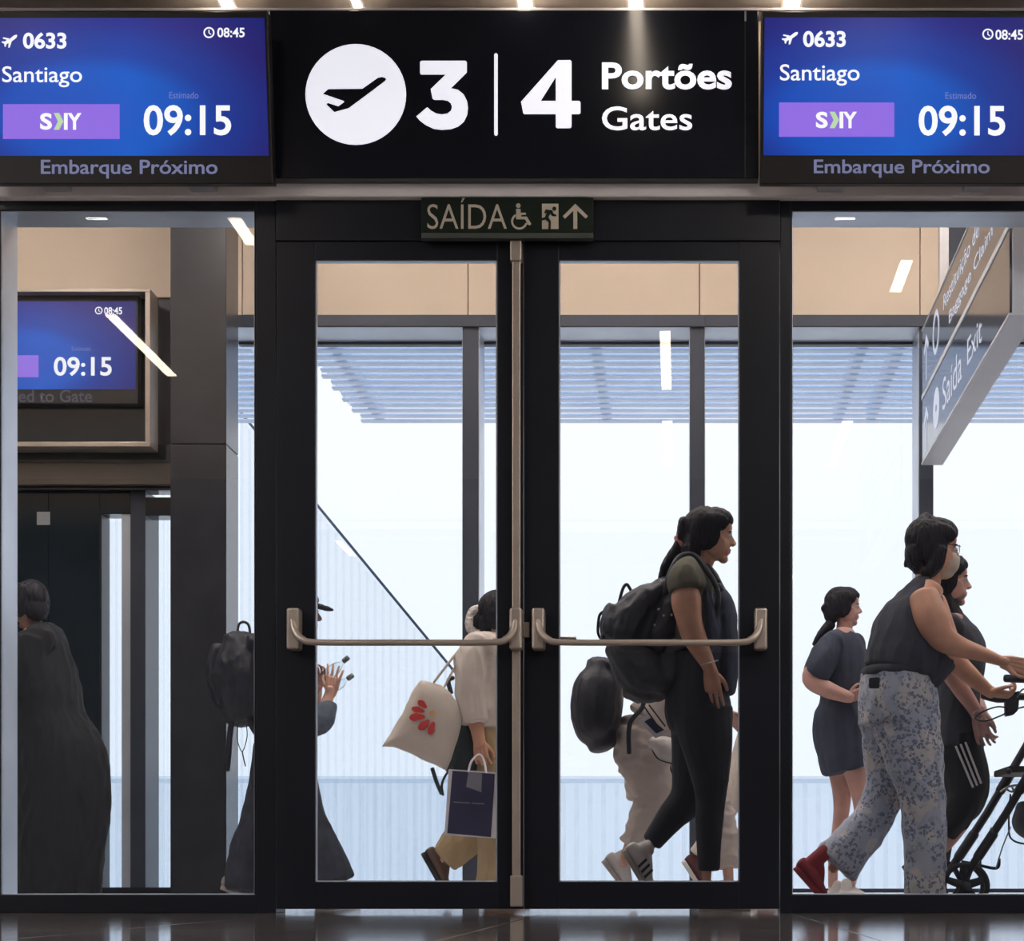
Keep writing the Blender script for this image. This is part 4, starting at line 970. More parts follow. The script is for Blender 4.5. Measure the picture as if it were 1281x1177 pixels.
B.cloth('joggers', [[(812, 900, 36, 44), (812, 925, 37, 44)],
                    [(806, 920, 36, 30, -.06), (802, 945, 33, 29, -.07), (815, 980, 27, 25, -.07), (815, 1005, 23, 20, -.07), (800, 1035, 17, 17, -.07), (787, 1056, 12, 13, -.07)],
                    [(808, 920, 30, 30, .02), (800, 960, 20, 22, .03), (800, 1000, 14, 15, .03)],
                    [(828, 920, 30, 30, .07), (880, 985, 24, 23, .07), (905, 1030, 17, 18, .07), (914, 1085, 14, 15, .07)]], 'cream', .012, freq=(9, 9, 16))
B.shoe((752, 1078), (793, 1131), -.05, 'whiteleather', up=(1, 0, .6), h=.085, width=.085)
B.shoe((898, 1135), (948, 1135), .07, 'whiteleather', name='shoe', width=.08)
hb = thingat('round_backpack', B, 748, 938, 'oval dark glossy backpack hanging low behind the cream joggers', 'backpack', -.1)
obj_tubes('shell', B, [[(752, 838, 20, 34, -.1), (750, 855, 31, 42, -.1), (746, 885, 33, 46, -.1), (748, 912, 29, 42, -.1), (752, 925, 20, 30, -.1)]], 'blacknyl', parent=hb, amp=.003)
pwire(B, 'zip_line', [(728, 848, -.26), (722, 880, -.28), (728, 915, -.26)], .9, 'greynyl', hb)
pwire(B, 'carry_strap', [(760, 830, -.2), (790, 850, -.2), (805, 880, -.22), (788, 905, -.22), (787, 941, -.22)], 3.0, 'blacknyl', hb)
wb_ = thingat('belt_bag', B, 832, 955, 'small white belt bag in front of the cream joggers', 'bag', -.2)
obj_tubes('pouch', B, [[(818, 930, 9, 12, -.22), (830, 936, 16, 16, -.22), (845, 945, 12, 12, -.22)]], 'whitefl', parent=wb_, amp=.003)
pwire(B, 'strap', [(812, 928, -.24), (822, 948, -.25), (840, 955, -.25), (852, 958, -.22)], .9, 'tubeblk', wb_)
mg = thingat('magazine', B, 815, 922, 'white edged magazine with a dark cover held above the belt bag', 'magazine', -.28)
slab(B, 'white_cover', [(799, 901), (820, 923.5), (834, 917), (812, 893)], .012, 'paperw', mg, -.29, .001)
slab(B, 'dark_picture', [(806, 902.5), (821, 917.5), (831, 913), (814, 898)], .003, 'papern', mg, -.294, 0)
for pts in ([(806, 884, -.30), (815, 897, -.30), (826, 912, -.30)], [(812, 882, -.30), (822, 895, -.30), (832, 908, -.30)]): pwire(B, 'elastic_band', pts, 1.0, 'tubeblk', mg)
db = thingat('small_black_bag', B, 855, 985, 'small black bag swinging between the legs of the walkers, right door', 'bag', .0)
obj_tubes('pouch', B, [[(848, 962, 5, 10), (856, 972, 11, 12), (864, 978, 9, 10)]], 'blacknyl', parent=db, amp=.004)
pwire(B, 'strap', [(834, 945, -.1), (840, 965), (848, 984), (862, 978)], 1.1, 'blacknyl', db)

# ============ C: person hidden behind the door stile
C_ = Fig(10.45, 950, 'person in pale trousers and dark shoes mostly hidden behind the right door stile', 'skin2')
C_.body([[(955, 770, 18, 40), (955, 830, 20, 38), (950, 890, 22, 38)], [(950, 890, 19, 18, .08), (925, 975, 13, 13, .08), (885, 1055, 8, 8, .08), (872, 1075, 8, 8, .08)],
         [(952, 890, 19, 18, -.08), (958, 990, 14, 14, -.08), (956, 1110, 8, 8, -.08)], [(955, 765, 12, 12, -.19), (952, 830, 11, 11, -.22), (955, 870, 8, 8, -.2)], [(955, 765, 12, 12, .19), (962, 830, 11, 11, .22), (962, 870, 8, 8, .2)]])
C_.head(958, 722, 56, neck=[(955, 765, 12, 13), (956, 742, 11, 11)], hair='hairb')
C_.hand(955, 870, (0, 0, -1), (1, 0, 0), dy=-.2, size=.16); C_.hand(962, 870, (0, 0, -1), (1, 0, 0), dy=.2, size=.16); C_.finish_body()
C_.cloth('jumper', [[(955, 762, 17, 42), (955, 830, 24, 44), (951, 890, 25, 42)], [(955, 768, 14, 14, -.19), (952, 830, 13, 13, -.22), (955, 862, 11, 11, -.2)], [(955, 768, 14, 14, .19), (962, 830, 13, 13, .22), (962, 862, 11, 11, .2)]], 'greynyl', .006, yoke=[(955, 765, 15, 15, -0.19), (955.0, 763, 15, 15, -0.095), (955.0, 763.0, 15, 15, 0.0), (955.0, 763, 15, 15, 0.095), (955, 765, 15, 15, 0.19)])
C_.cloth('trousers', [[(951, 885, 25, 40), (951, 905, 25, 40)], [(950, 895, 22, 20, .08), (925, 975, 17, 17, .08), (890, 1045, 13, 13, .08), (874, 1070, 12, 12, .08)], [(952, 895, 22, 20, -.08), (958, 990, 17, 17, -.08), (956, 1105, 13, 13, -.08)]], 'ivory', .006)
C_.shoe((852, 1078), (885, 1129), .08, 'burg', up=(1, 0, .6), solemat='whiteleather')
C_.shoe((944, 1131), (995, 1131), -.08, 'burg', solemat='whiteleather')

# ============ D: woman in the ivory jacket
D_ = Fig(10.0, 618, 'woman in ivory jacket and tan trousers half hidden behind the door stile', 'skin')
D_.body([[(622, 812, 20, 44), (618, 850, 24, 46), (615, 900, 26, 46), (615, 935, 27, 46)],
         [(612, 935, 24, 22, .08), (606, 985, 19, 19, .08), (596, 1035, 14, 14, .08), (560, 1070, 10, 10, .08), (548, 1080, 9, 9, .08)],
         [(618, 935, 24, 22, -.08), (622, 1020, 16, 16, -.08), (620, 1105, 9, 9, -.08), (621, 1120, 9, 9, -.08)],
         [(596, 812, 17, 17, -.17), (588, 850, 15, 15, -.2), (592, 890, 12, 12, -.2), (597, 912, 9, 9, -.2), (600, 930, 8, 7, -.2)],
         [(640, 812, 15, 15, .17), (645, 850, 13, 13, .2), (650, 885, 10, 10, .18), (662, 900, 8, 8, .1)]])
D_.head(629, 771, 62, neck=[(618, 812, 14, 14), (620, 798, 12.5, 13), (623, 785, 12, 12)], extra=[[(606, 768, 8, 10), (598, 776, 7, 8), (594, 784, 5, 6)]])
D_.hand(600, 928, (0.12, 0, -1), (1, -.3, 0), dy=-.2, curl=0.75, size=.165); D_.hand(662, 900, (.8, 0, -.4), (0.2, -1, .2), dy=.1, curl=.5); D_.finish_body()
D_.cloth('jacket', [[(622, 800, 14, 30), (620, 815, 24, 46), (618, 850, 29, 50), (613, 890, 31, 52), (612, 912, 31, 52)],
                    [(600, 806, 18, 18, -.14), (590, 822, 20, 20, -.18), (587, 850, 18.5, 19, -.2), (590, 880, 17.5, 18, -.2), (594, 903, 16, 17, -.2)],
                    [(636, 808, 16, 16, .15), (645, 850, 16, 16, .2), (650, 878, 14, 14, .18)],
                    [(612, 796, 5, 14), (616, 802, 8, 20)]], 'ivory', .008, yoke=[(598, 811, 20, 20, -0.17), (608.5, 809, 18, 18, -0.085), (619.0, 809.0, 18, 18, 0.0), (629.5, 809, 18, 18, 0.085), (640, 811, 18, 18, 0.17)])
D_.cloth('trousers', [[(613, 905, 29, 48), (613, 945, 30, 48)],
                      [(613, 940, 27, 26, .08), (608, 985, 24, 24, .08), (600, 1028, 24, 24, .08), (578, 1052, 23, 24, .08), (556, 1072, 20, 22, .08)],
                      [(618, 940, 27, 26, -.08), (622, 1000, 25, 24, -.08), (624, 1060, 26, 26, -.08), (624, 1112, 28, 27, -.08)]], 'tan', .010, freq=(12, 12, 6))
D_.shoe((527, 1068), (560, 1126), .08, 'brownsh', solemat='rubber', up=(1, 0, .5), h=.095, collar=.13, width=.095)
D_.shoe((606, 1133), (664, 1133), -.08, 'brownsh', solemat='brownsh')
sc_ = bmesh.new(); D_.tubes(sc_, [[(589, 768, 5, 6), (588, 780, 6, 8), (592, 790, 6, 8), (601, 793, 4, 5)], [(592, 765, 6, 7), (602, 762, 6, 8), (609, 768, 4, 6)]]); me_ = remesh(sc_, .004, 1); wrinkle(me_, .006, (70, 70, 70)); link_mesh('scrunchie', me_, M['whitefl'], D_.root, True)
tb = thingat('tote_bag', D_, 530, 962, 'white canvas tote with a red flower print swinging behind the ivory jacket', 'bag', -.22)
tp_ = [(527, 851), (538, 853), (552, 857), (563, 866), (572, 877), (579, 899), (572, 926), (564, 950), (558, 963), (546, 958), (528, 950), (508, 940), (492, 934), (478, 934), (488, 918), (503, 894), (511, 876), (518, 861)]
bm = bmesh.new()
cxp = sum(p[0] for p in tp_) / len(tp_); cyp = sum(p[1] for p in tp_) / len(tp_)
for side in (-1, 1):
    rings = []
    for f_, b_ in ((1.0, 0.004), (.93, .018), (.75, .032), (.45, .040)):
        rings.append([bm.verts.new(D_.w(cxp + (x - cxp) * f_, cyp + (y - cyp) * f_, -.25) + Vector((0, side * b_, 0))) for x, y in tp_])
    cv = bm.verts.new(D_.w(cxp, cyp, -.25) + Vector((0, side * .042, 0))); n_ = len(tp_)
    for a_, b_ in zip(rings, rings[1:]):
        for i in range(n_): bm.faces.new((a_[i], a_[(i + 1) % n_], b_[(i + 1) % n_], b_[i]))
    for i in range(n_): bm.faces.new((rings[-1][i], rings[-1][(i + 1) % n_], cv))
    if side == -1: r0 = rings[0]
    else:
        for i in range(n_): bm.faces.new((r0[i], r0[(i + 1) % n_], rings[0][(i + 1) % n_], rings[0][i]))
bmesh.ops.recalc_face_normals(bm, faces=bm.faces[:]); bmesh.ops.subdivide_edges(bm, edges=bm.edges[:], cuts=2, use_grid_fill=True)
me_ = bpy.data.meshes.new('bag_body'); bm.to_mesh(me_); bm.free(); wrinkle(me_, .004, (14, 14, 20)); link_mesh('bag_body', me_, M['tote'], tb, True)
pwire(D_, 'strap', [(543, 853, -.26), (556, 836, -.24), (572, 816, -.20), (590, 800, -.12)], 1.6, 'tote', tb)
pwire(D_, 'strap', [(556, 859, -.24), (566, 840, -.22), (580, 818, -.18), (596, 802, -.1)], 1.5, 'tote', tb)
fl_ = lambda u, v: D_.w(u, v, -.25) + Vector((0, -.0475, 0))
def petal(cx, cy, ang, L, W):
    q = []
    for i in range(20):
        a_ = 2 * math.pi * i / 20; x = math.cos(a_) * L / 2; y = math.sin(a_) * W / 2 * (1.15 if x < 0 else .85)
        q.append((cx + x * math.cos(ang) - y * math.sin(ang), cy + x * math.sin(ang) + y * math.cos(ang)))
    return q
for (x, y, ox, oy, L, W) in ((530, 882, 541, 891, 14, 7.5), (524.5, 889, 540, 893, 17, 7), (523.5, 898, 540, 897, 20, 9), (532, 907.5, 542, 899, 18, 8.5), (541.5, 911.5, 545, 901, 17, 8)):
    poly('printed_petal', [petal(x, y, math.atan2(oy - y, ox - x), L, W)], fl_, M['petal'], tb, Vector((0, .001, 0)))
poly('printed_centre', [circ(542, 893.5, 3.8, 16)], fl_, M['petaly'], tb, Vector((0, .001, 0)))
hbg = thingat('shoulder_bag', D_, 585, 965, 'dark teal shoulder bag hanging under the ivory jacket', 'bag', -.12)
obj_tubes('bag_body', D_, [[(576, 908, 16, 14, -.1), (580, 930, 22, 18, -.1), (578, 955, 22, 18, -.1)], [(600, 925, 14, 14, -.08), (604, 950, 16, 14, -.08)]], 'teal', parent=hbg, amp=.003)
pwire(D_, 'strap', [(541, 962, -.2), (546, 978, -.2), (552, 992, -.2)], 2.6, 'teal', hbg); pwire(D_, 'strap', [(554, 994, -.2), (553, 980, -.2), (560, 966, -.2), (568, 960, -.15)], 1.6, 'teal', hbg)
pwire(D_, 'strap', [(564, 866, -.12), (561, 852, -.12), (566, 848, -.1)], 3, 'teal', hbg)
nb = thingat('paper_bag', D_, 590, 1048, 'navy paper carrier bag with white edges held by the woman in ivory', 'bag', -.25)
slab(D_, 'bag_body', [(561, 962), (622, 966), (624, 1049), (556, 1044)], .09, 'paperw', nb, -.30, .002)
slab(D_, 'navy_panel', [(566, 964), (619, 968), (614, 1047), (559.5, 1042)], .004, 'papern', nb, -.305, 0)
slab(D_, 'tape_patch', [(586, 966), (603, 967), (602, 991), (583, 984)], .002, 'tape', nb, -.309, 0)
for w_, x0_, x1_ in (('a', 567, 588), ('b', 590, 606)):
    slab(D_, 'printed_line', [(x0_, 1002.4 + (x0_ - 567) * .06), (x1_, 1002.4 + (x1_ - 567) * .06), (x1_, 1003.8 + (x1_ - 567) * .06), (x0_, 1003.8 + (x0_ - 567) * .06)], .002, 'tape', nb, -.309, 0)
pwire(D_, 'handle', [(586, 966, -.30), (590, 952, -.27), (600, 944, -.25), (606, 954, -.27), (608, 967, -.30)], 1.5, 'paperw', nb)

# ============ E: person in cap with black backpack
E = Fig(10.3, 350, 'person in dark flared jeans and cap partly hidden behind the door frame', 'skin2')
E.body([[(355, 810, 20, 42), (352, 850, 24, 44), (350, 900, 24, 42), (350, 935, 27, 42)],
        [(354, 935, 24, 22, -.08), (385, 1010, 17, 17, -.08), (405, 1085, 10, 10, -.08), (410, 1110, 9, 9, -.08)],
        [(346, 935, 24, 22, .08), (325, 1015, 17, 17, .08), (300, 1080, 10, 10, .08), (292, 1100, 9, 9, .08)],
        [(352, 815, 15, 15, -.17), (352, 860, 13, 13, -.2), (372, 895, 11, 11, -.2), (400, 892, 9.5, 9.5, -.15), (411, 872, 7, 7, -.12), (413, 862, 6.5, 7, -.12)],
        [(360, 815, 15, 15, .17), (372, 860, 13, 13, .18), (390, 880, 10, 10, .12), (396, 860, 7.5, 7.5, .05)]])
E.head(376, 768, 58, neck=[(357, 812, 13, 13), (362, 795, 12, 12), (366, 784, 12, 12)], hair='hairb')
E.hand(414, 866, (.20, 0, 1), (-1, -.2, 0.1), dy=-.12, size=.155, curl=.12, spread=.13); E.hand(396, 862, (.25, 0, 1), (1, -.5, 0), dy=.05, size=.155, curl=.5); E.finish_body()
E.cloth('denim_jacket', [[(356, 803, 15, 30), (355, 820, 24, 46), (352, 860, 28, 48), (350, 915, 29, 46)],
                  [(350, 815, 17, 17, -.16), (350, 860, 17, 17, -.2), (372, 900, 17, 17, -.19), (398, 902, 17, 17, -.16), (409, 886, 11.5, 12, -.13), (411, 879, 9, 9, -.12)],
                  [(360, 815, 17, 17, .16), (372, 860, 15, 15, .18), (388, 880, 13, 13, .12)]], 'denim', .006, yoke=[(353, 814, 18, 18, -0.17), (354.75, 812, 18, 18, -0.085), (356.5, 812.0, 18, 18, 0.0), (358.25, 812, 18, 18, 0.085), (360, 814, 18, 18, 0.17)])
E.cloth('flared_jeans', [[(350, 905, 28, 44), (350, 940, 29, 44)],
                   [(354, 935, 28, 26, -.08), (372, 985, 25, 24, -.08), (386, 1030, 23, 23, -.08), (402, 1070, 27, 26, -.08), (413, 1103, 30, 28, -.08)],
                   [(346, 935, 28, 26, .08), (335, 990, 24, 24, .08), (322, 1035, 24, 24, .08), (308, 1080, 24, 25, .08), (303, 1112, 24, 25, .08)]], 'dkdenim', .009, freq=(12, 12, 6))
E.shoe((395, 1132), (452, 1132), -.08, 'blacknyl'); E.shoe((276, 1112), (327, 1131), .08, 'sole', up=(0, 0, 1))
bm = bmesh.new(); Mx = E.Mx
def eh(c, r, sub=3):
    g = bmesh.ops.create_icosphere(bm, subdivisions=sub, radius=1.0)
    for v in g['verts']: v.co = Mx @ Vector((v.co.x * r[0] + c[0], v.co.y * r[1] + c[1], v.co.z * r[2] + c[2]))
eh((-.06, 0, .24), (.44, .37, .34)); eh((-.06, 0, .16), (.44, .37, .12)); cp_ = link_mesh('cap', remesh(bm, .005, 2), M['dkdenim'], E.root, True)
bm = bmesh.new(); eh((.44, 0, .145), (.20, .27, .03)); eh((.53, 0, .115), (.17, .23, .022)); eh((.60, 0, .085), (.12, .17, .018)); eh((.40, 0, .17), (.12, .25, .05)); link_mesh('cap_brim', remesh(bm, .004, 2), M['dkdenim'], cp_, True)
bk = thingat('backpack', E, 290, 900, 'full black backpack behind the left window on the person in a cap', 'backpack')
obj_tubes('main_compartment', E, [[(300, 806, 20, 34), (300, 830, 36, 40), (302, 860, 37, 42), (306, 888, 26, 38)], [(322, 805, 14, 34), (328, 850, 18, 38), (326, 890, 14, 34)]], 'blacknyl', parent=bk, amp=.010)
obj_tubes('front_pocket', E, [[(276, 815, 12, 26), (272, 845, 13, 30), (280, 875, 12, 28)]], 'blacknyl', parent=bk, amp=.005)
pwire(E, 'top_handle', [(297, 792), (299, 781), (305, 778), (311, 782), (313, 793)], 1.7, 'greynyl', bk)
pwire(E, 'hip_strap', [(292, 895, -.1), (288, 915, -.1), (286, 940, -.1), (284, 962, -.1)], 3.8, 'blacknyl', bk)
pwire(E, 'hip_strap', [(312, 900, -.1), (320, 915, -.1), (330, 925, -.1)], 4.5, 'blacknyl', bk)
pwire(E, 'cord', [(298, 905, -.14), (297, 925, -.14), (303, 940, -.14), (309, 922, -.14), (308, 905, -.14)], .6, 'blacknyl', bk); pwire(E, 'cord', [(303, 940, -.14), (305, 950, -.14), (307, 958, -.14)], .8, 'blacknyl', bk)
pwire(E, 'shoulder_strap', [(318, 815, -.12), (335, 800, -.14), (355, 800, -.16), (370, 825, -.17), (360, 870, -.2), (330, 890, -.15)], 3, 'blacknyl', bk)
for i, (p, q_, c_, lb) in enumerate((((405, 848), (427, 830), (433, 824.5), 'small clear bottle with grey cap, the upper of two held up by the capped person'), ((416, 862), (432, 851), (438.5, 846.5), 'small clear bottle with grey cap, the lower of two held by the capped person'))):
    bt = thing('bottle', E.w(p[0], p[1], -.05), lb, 'bottle')
    bm = bmesh.new(); a_ = E.w(p[0], p[1], -.05 - .06 * i); b_ = E.w(q_[0], q_[1], -.05 - .06 * i); r_ = 7.0 * E.k if i == 0 else 5.5 * E.k
    v_ = b_ - a_; tube3(bm, [tuple(a_) + (r_ * .8, r_ * .8), tuple(a_ + v_ * .1) + (r_, r_), tuple(a_ + v_ * .7) + (r_, r_), tuple(b_) + (r_ * .4, r_ * .4), tuple(b_ + v_.normalized() * .012) + (r_ * .4, r_ * .4)], seg=14, k=3, ref=Vector((0, 1, 0))); link_bm('bottle_body', bm, M['clear'], bt, True)
    bm = bmesh.new(); e_ = E.w(c_[0], c_[1], -.05 - .06 * i); n_ = v_.normalized(); tube3(bm, [tuple(e_ - n_ * .012) + (3.3 * E.k, 3.3 * E.k), tuple(e_ + n_ * .008) + (3.3 * E.k, 3.3 * E.k)], seg=12, k=1); link_bm('bottle_cap', bm, M['cap'], bt, True)

# ============ F: woman in patterned trousers pushing the rollator
Fg = Fig(8.85, 1120, 'woman in dark vest and pale spotted trousers leaning to push a rollator', 'skin')
Fg.bare = True
Fg.body([[(1160, 742, 22, 44), (1145, 775, 36, 52), (1135, 815, 44, 56), (1125, 855, 46, 58), (1122, 885, 46, 58)],
         [(1122, 890, 38, 30, .09), (1110, 960, 26, 25, .09), (1102, 1010, 19, 18, .09), (1058, 1068, 12, 12, .09), (1042, 1086, 10, 10, .09)],
         [(1128, 890, 38, 30, -.09), (1150, 985, 24, 24, -.09), (1157, 1050, 15, 15, -.09), (1158, 1110, 10, 10, -.09), (1160, 1124, 10, 10, -.09)],
         [(1158, 752, 20, 20, -.17), (1166, 775, 22, 21, -.19), (1178, 797, 18, 17, -.18), (1200, 809, 13.5, 13, -.13), (1225, 817, 10, 10, -.10), (1250, 826, 7, 8, -.08), (1258, 829, 7, 8, -.08)],
         [(1168, 758, 18, 18, .17), (1180, 795, 18, 17, .2), (1194, 826, 15, 14, .2), (1216, 847, 11.5, 11, .22), (1234, 862, 8.5, 8, .25), (1240, 866, 8, 8, .25)]])
Fg.head(1168, 686, 74, yaw=.15, pitch=.10, neck=[(1156, 742, 20, 20), (1160, 728, 17, 17), (1164, 708, 16, 16)], fringe=0.3,
        extra=[[(1160, 655, 14, 16), (1146, 672, 12, 18), (1146, 700, 11, 16), (1156, 716, 10, 16)], [(1177, 688, 8, 10, -.07), (1170, 704, 11, 12, -.06), (1160, 716, 10, 12, -.05)], [(1140, 688, 3, 6), (1134, 698, 1.8, 4), (1133, 708, 1.3, 2)]])
Fg.hand(1258, 829, (1, 0, -.22), (0.35, -.2, -1), dy=-.08, size=.17, curl=.12, spread=.09); Fg.hand(1240, 866, (1, -.1, -.15), (.1, -1, .2), dy=.25, size=.165, curl=.95, spread=.03); Fg.finish_body()
Fg.cloth('vest', [[(1162, 728, 14, 24), (1157, 738, 22, 34), (1148, 762, 34, 48), (1137, 790, 45, 58), (1133, 820, 49, 65), (1128, 840, 47, 66)], [(1176, 825, 20, 48), (1164, 846, 16, 46), (1158, 858, 12, 40)]], 'charcoal', .006)
Fg.cloth('trousers', [[(1124, 841, 45, 62), (1124, 862, 47, 63), (1124, 880, 49, 63), (1124, 905, 47, 60)],
                      [(1118, 885, 45, 34, .07), (1114, 940, 34, 32, .09), (1110, 985, 27, 27, .09), (1092, 1023, 24, 25, .09), (1064, 1060, 28, 27, .09), (1046, 1080, 30, 28, .09)],
                      [(1130, 885, 44, 34, -.07), (1144, 950, 36, 33, -.09), (1154, 1000, 28, 28, -.09), (1157, 1050, 26, 26, -.09), (1158, 1105, 25, 26, -.09), (1158, 1122, 25, 26, -.09)]], 'pants', .009, freq=(11, 11, 7))
Fg.cloth('belt', [[(1125, 838, 47, 65), (1125, 844, 47.5, 65)]], 'charcoal', 0)
Fg.shoe((992, 1087), (1032, 1132), .05, 'redsh', 'redsh', up=(1, 0, .7), h=.10, width=.10, collar=.15)
Fg.shoe((1147, 1137), (1210, 1137), -.09, 'redsh', 'redsh')
ph = slab(Fg, 'phone', [(1087, 848), (1101, 847), (1100, 861), (1087, 861)], .010, 'tubeblk', None, -.245); tag(ph, 'dark phone sticking out of the back pocket of the spotted trousers', 'phone')
gsz = thing('eyeglasses', Fg.w(1197, 690), 'dark rimmed glasses on the woman pushing the rollator', 'glasses')
def hp(x, y, z): return tuple(Fg.Mx @ Vector((x, y, z)))
for sg in (-1, 1):
    bm = bmesh.new(); c_ = (.40, sg * .125, .0)
    tube3(bm, [hp(c_[0] + .01 * math.cos(a), c_[1] + .10 * math.cos(a), c_[2] + .085 * math.sin(a)) + (.0016, .0016) for a in [i * math.pi / 8 for i in range(17)]], seg=6, k=1, cap=False); link_bm('rim', bm, M['tubeblk'], gsz, True)
    bm = bmesh.new(); tube3(bm, [hp(.40, sg * .22, .05) + (.0018, .0018), hp(.2, sg * .29, .05) + (.0018, .0018), hp(-.05, sg * .33, .04) + (.0018, .0018)], seg=6, k=2); link_bm('temple', bm, M['tubeblk'], gsz, True)
bm = bmesh.new(); tube3(bm, [hp(.41, -.03, .02) + (.0016, .0016), hp(.42, .0, .03) + (.0016, .0016), hp(.41, .03, .02) + (.0016, .0016)], seg=6, k=2); link_bm('bridge', bm, M['tubeblk'], gsz, True)
# mask over nose, mouth and chin
bm = bmesh.new()
def em(c, r, sub=3):
    g = bmesh.ops.create_icosphere(bm, subdivisions=sub, radius=1.0)
    for v in g['verts']: v.co = Fg.Mx @ Vector((v.co.x * r[0] + c[0], v.co.y * r[1] + c[1], v.co.z * r[2] + c[2]))
em((.22, 0, -.22), (.25, .27, .23)); em((.34, 0, -.14), (.14, .10, .12)); em((.12, 0, -.26), (.25, .275, .17)); em((.20, 0, -.36), (.20, .18, .14))
fm_ = link_mesh('face_mask', remesh(bm, .0045, 3), M['mask'], None, True); tag(fm_, 'beige face mask worn by the woman pushing the rollator', 'mask')

# rollator
RD = 8.95
ro = thing('rollator', P(1290, 1136, RD), 'black folding rollator with small spoked wheels at the right edge', 'walker'); ro.location.z = 0
R_ = Fig.__new__(Fig); R_.D = RD; R_.k = RD / F; R_.root = ro
for dy, x0 in ((-.20, 0), (.28, -4)):
    for cx_, nm in ((1208 + x0, 'rear_wheel'), (1392 + x0, 'front_wheel')):
        c_ = P(cx_, 0, RD + dy); rr = 29.5 * RD / F; c_.z = rr
        bm = bmesh.new(); n_ = 28; prof_ = [(rr, -.012), (rr, .012), (rr * .80, .014), (rr * .80, -.014)]
        vs = [[bm.verts.new((c_.x + r_ * math.cos(2 * math.pi * i / n_), c_.y + y_, c_.z + r_ * math.sin(2 * math.pi * i / n_))) for r_, y_ in prof_] for i in range(n_)]
        for i in range(n_):
            for j in range(4): bm.faces.new((vs[i][j], vs[i][(j + 1) % 4], vs[(i + 1) % n_][(j + 1) % 4], vs[(i + 1) % n_][j]))
        wh = link_bm(nm, bm, M['rubber'], ro, True)
        for i in range(5):
            a_ = i * 2 * math.pi / 5 + .3; bm = bmesh.new(); d_ = Vector((math.cos(a_), 0, math.sin(a_)))
            tube3(bm, [tuple(c_) + (.018, .008), tuple(c_ + d_ * rr * .85) + (.013, .007)], seg=8, k=1); link_bm('spoke', bm, M['tubeblk'], wh, True)
        bm = bmesh.new(); tube3(bm, [(c_.x, c_.y - .022, c_.z, .02, .02), (c_.x, c_.y + .022, c_.z, .02, .02)], seg=12, k=1); link_bm('hub', bm, M['grip'], wh, True)
    # slanting rear leg, front leg, brake cable
    ox = 14 if dy < 0 else -10
    pwire(R_, 'rear_leg', [(1200 + ox, 1086, dy), (1245 + ox, 1017, dy), (1291 + ox, 938, dy), (1330 + ox, 870, dy)], 5.2, 'tubeblk', ro, k=1)
    pwire(R_, 'leg_sleeve', [(1210 + ox, 1071, dy), (1228 + ox, 1044, dy)], 6.6, 'tubeblk', ro, k=1); pwire(R_, 'leg_sleeve', [(1262 + ox, 988, dy), (1274 + ox, 968, dy)], 6.4, 'tubeblk', ro, k=1)
    pwire(R_, 'wheel_fork', [(1202 + ox, 1083, dy), (1208 + x0, 1104, dy)], 3.6, 'tubeblk', ro, k=1)
    pwire(R_, 'front_leg', [(1392 + x0, 1104, dy), (1345, 985, dy), (1302, 880, dy)], 5.2, 'tubeblk', ro, k=1)
    pwire(R_, 'brake_rod', [(1232 + ox, 1086, dy - .02), (1240 + ox, 1060, dy - .02), (1250 + ox, 1035, dy - .02)], .9, 'alu', ro)
    pwire(R_, 'brake_lever', [(1190 + ox, 1078, dy), (1202 + ox, 1080, dy), (1232 + ox, 1086, dy), (1236 + ox, 1075, dy)], 2.0, 'tubeblk', ro)
pwire(R_, 'handlebar_post', [(1302, 880, -.20), (1296, 862, -.20), (1290, 850, -.20)], 4.6, 'tubeblk', ro); pwire(R_, 'handlebar_post', [(1302, 880, .28), (1285, 872, .28), (1266, 872, .28)], 4.6, 'tubeblk', ro)
pwire(R_, 'hand_grip', [(1259, 848.5, -.20), (1296, 850, -.20)], 5.0, 'grip', ro, k=1)
pwire(R_, 'hand_grip', [(1232, 869, .28), (1248, 873, .28), (1266, 872, .28)], 6.2, 'rubber', ro, k=2)
slab(R_, 'brake_bracket', [(1257, 868), (1276, 864), (1274, 888), (1268, 894), (1258, 896)], .04, 'tubeblk', ro, .26)
pwire(R_, 'brake_loop', [(1262, 886, .26), (1248, 884, .26), (1230, 890, .26), (1220, 898, .26), (1232, 902, .26), (1250, 896, .26), (1262, 890, .26)], 1.0, 'tubeblk', ro)
pwire(R_, 'brake_cable', [(1272, 872, .2), (1280, 862, .1), (1292, 866, 0), (1290, 880, .05), (1274, 886, .2)], 1.1, 'tubeblk', ro)
pwire(R_, 'cross_bar', [(1262, 965, -.2), (1262, 965, .28)], 4, 'tubeblk', ro, k=1); pwire(R_, 'cross_bar', [(1330, 965, -.2), (1330, 965, .28)], 4, 'tubeblk', ro, k=1)
slab(R_, 'seat', [(1262, 958), (1345, 958), (1345, 966), (1262, 966)], .42, 'rubber', ro, -.17)
for k_ in range(3): pwire(R_, 'folding_link', [(1252 + k_ * 7, 990 - k_ * 3, -.1), (1262 + k_ * 5, 984 + k_ * 6, -.1), (1272 + k_ * 4, 982 - k_ * 4, -.1)], 1.3, 'alu', ro)
pwire(R_, 'basket_rim', [(1264, 994, -.12), (1262, 1030, -.12), (1266, 1050, -.12), (1290, 1056, -.12), (1330, 1052, -.12), (1336, 1000, -.12)], 1.2, 'tubeblk', ro)
bg_ = obj_tubes('pouch_bag', R_, [[(1284, 1012, 13, 30), (1284, 1030, 17, 34), (1296, 1045, 10, 26)], [(1300, 1015, 16, 30), (1305, 1035, 16, 32)]], 'greynyl', 'dark grey pouch bag riding in the rollator basket at right edge', 'bag')

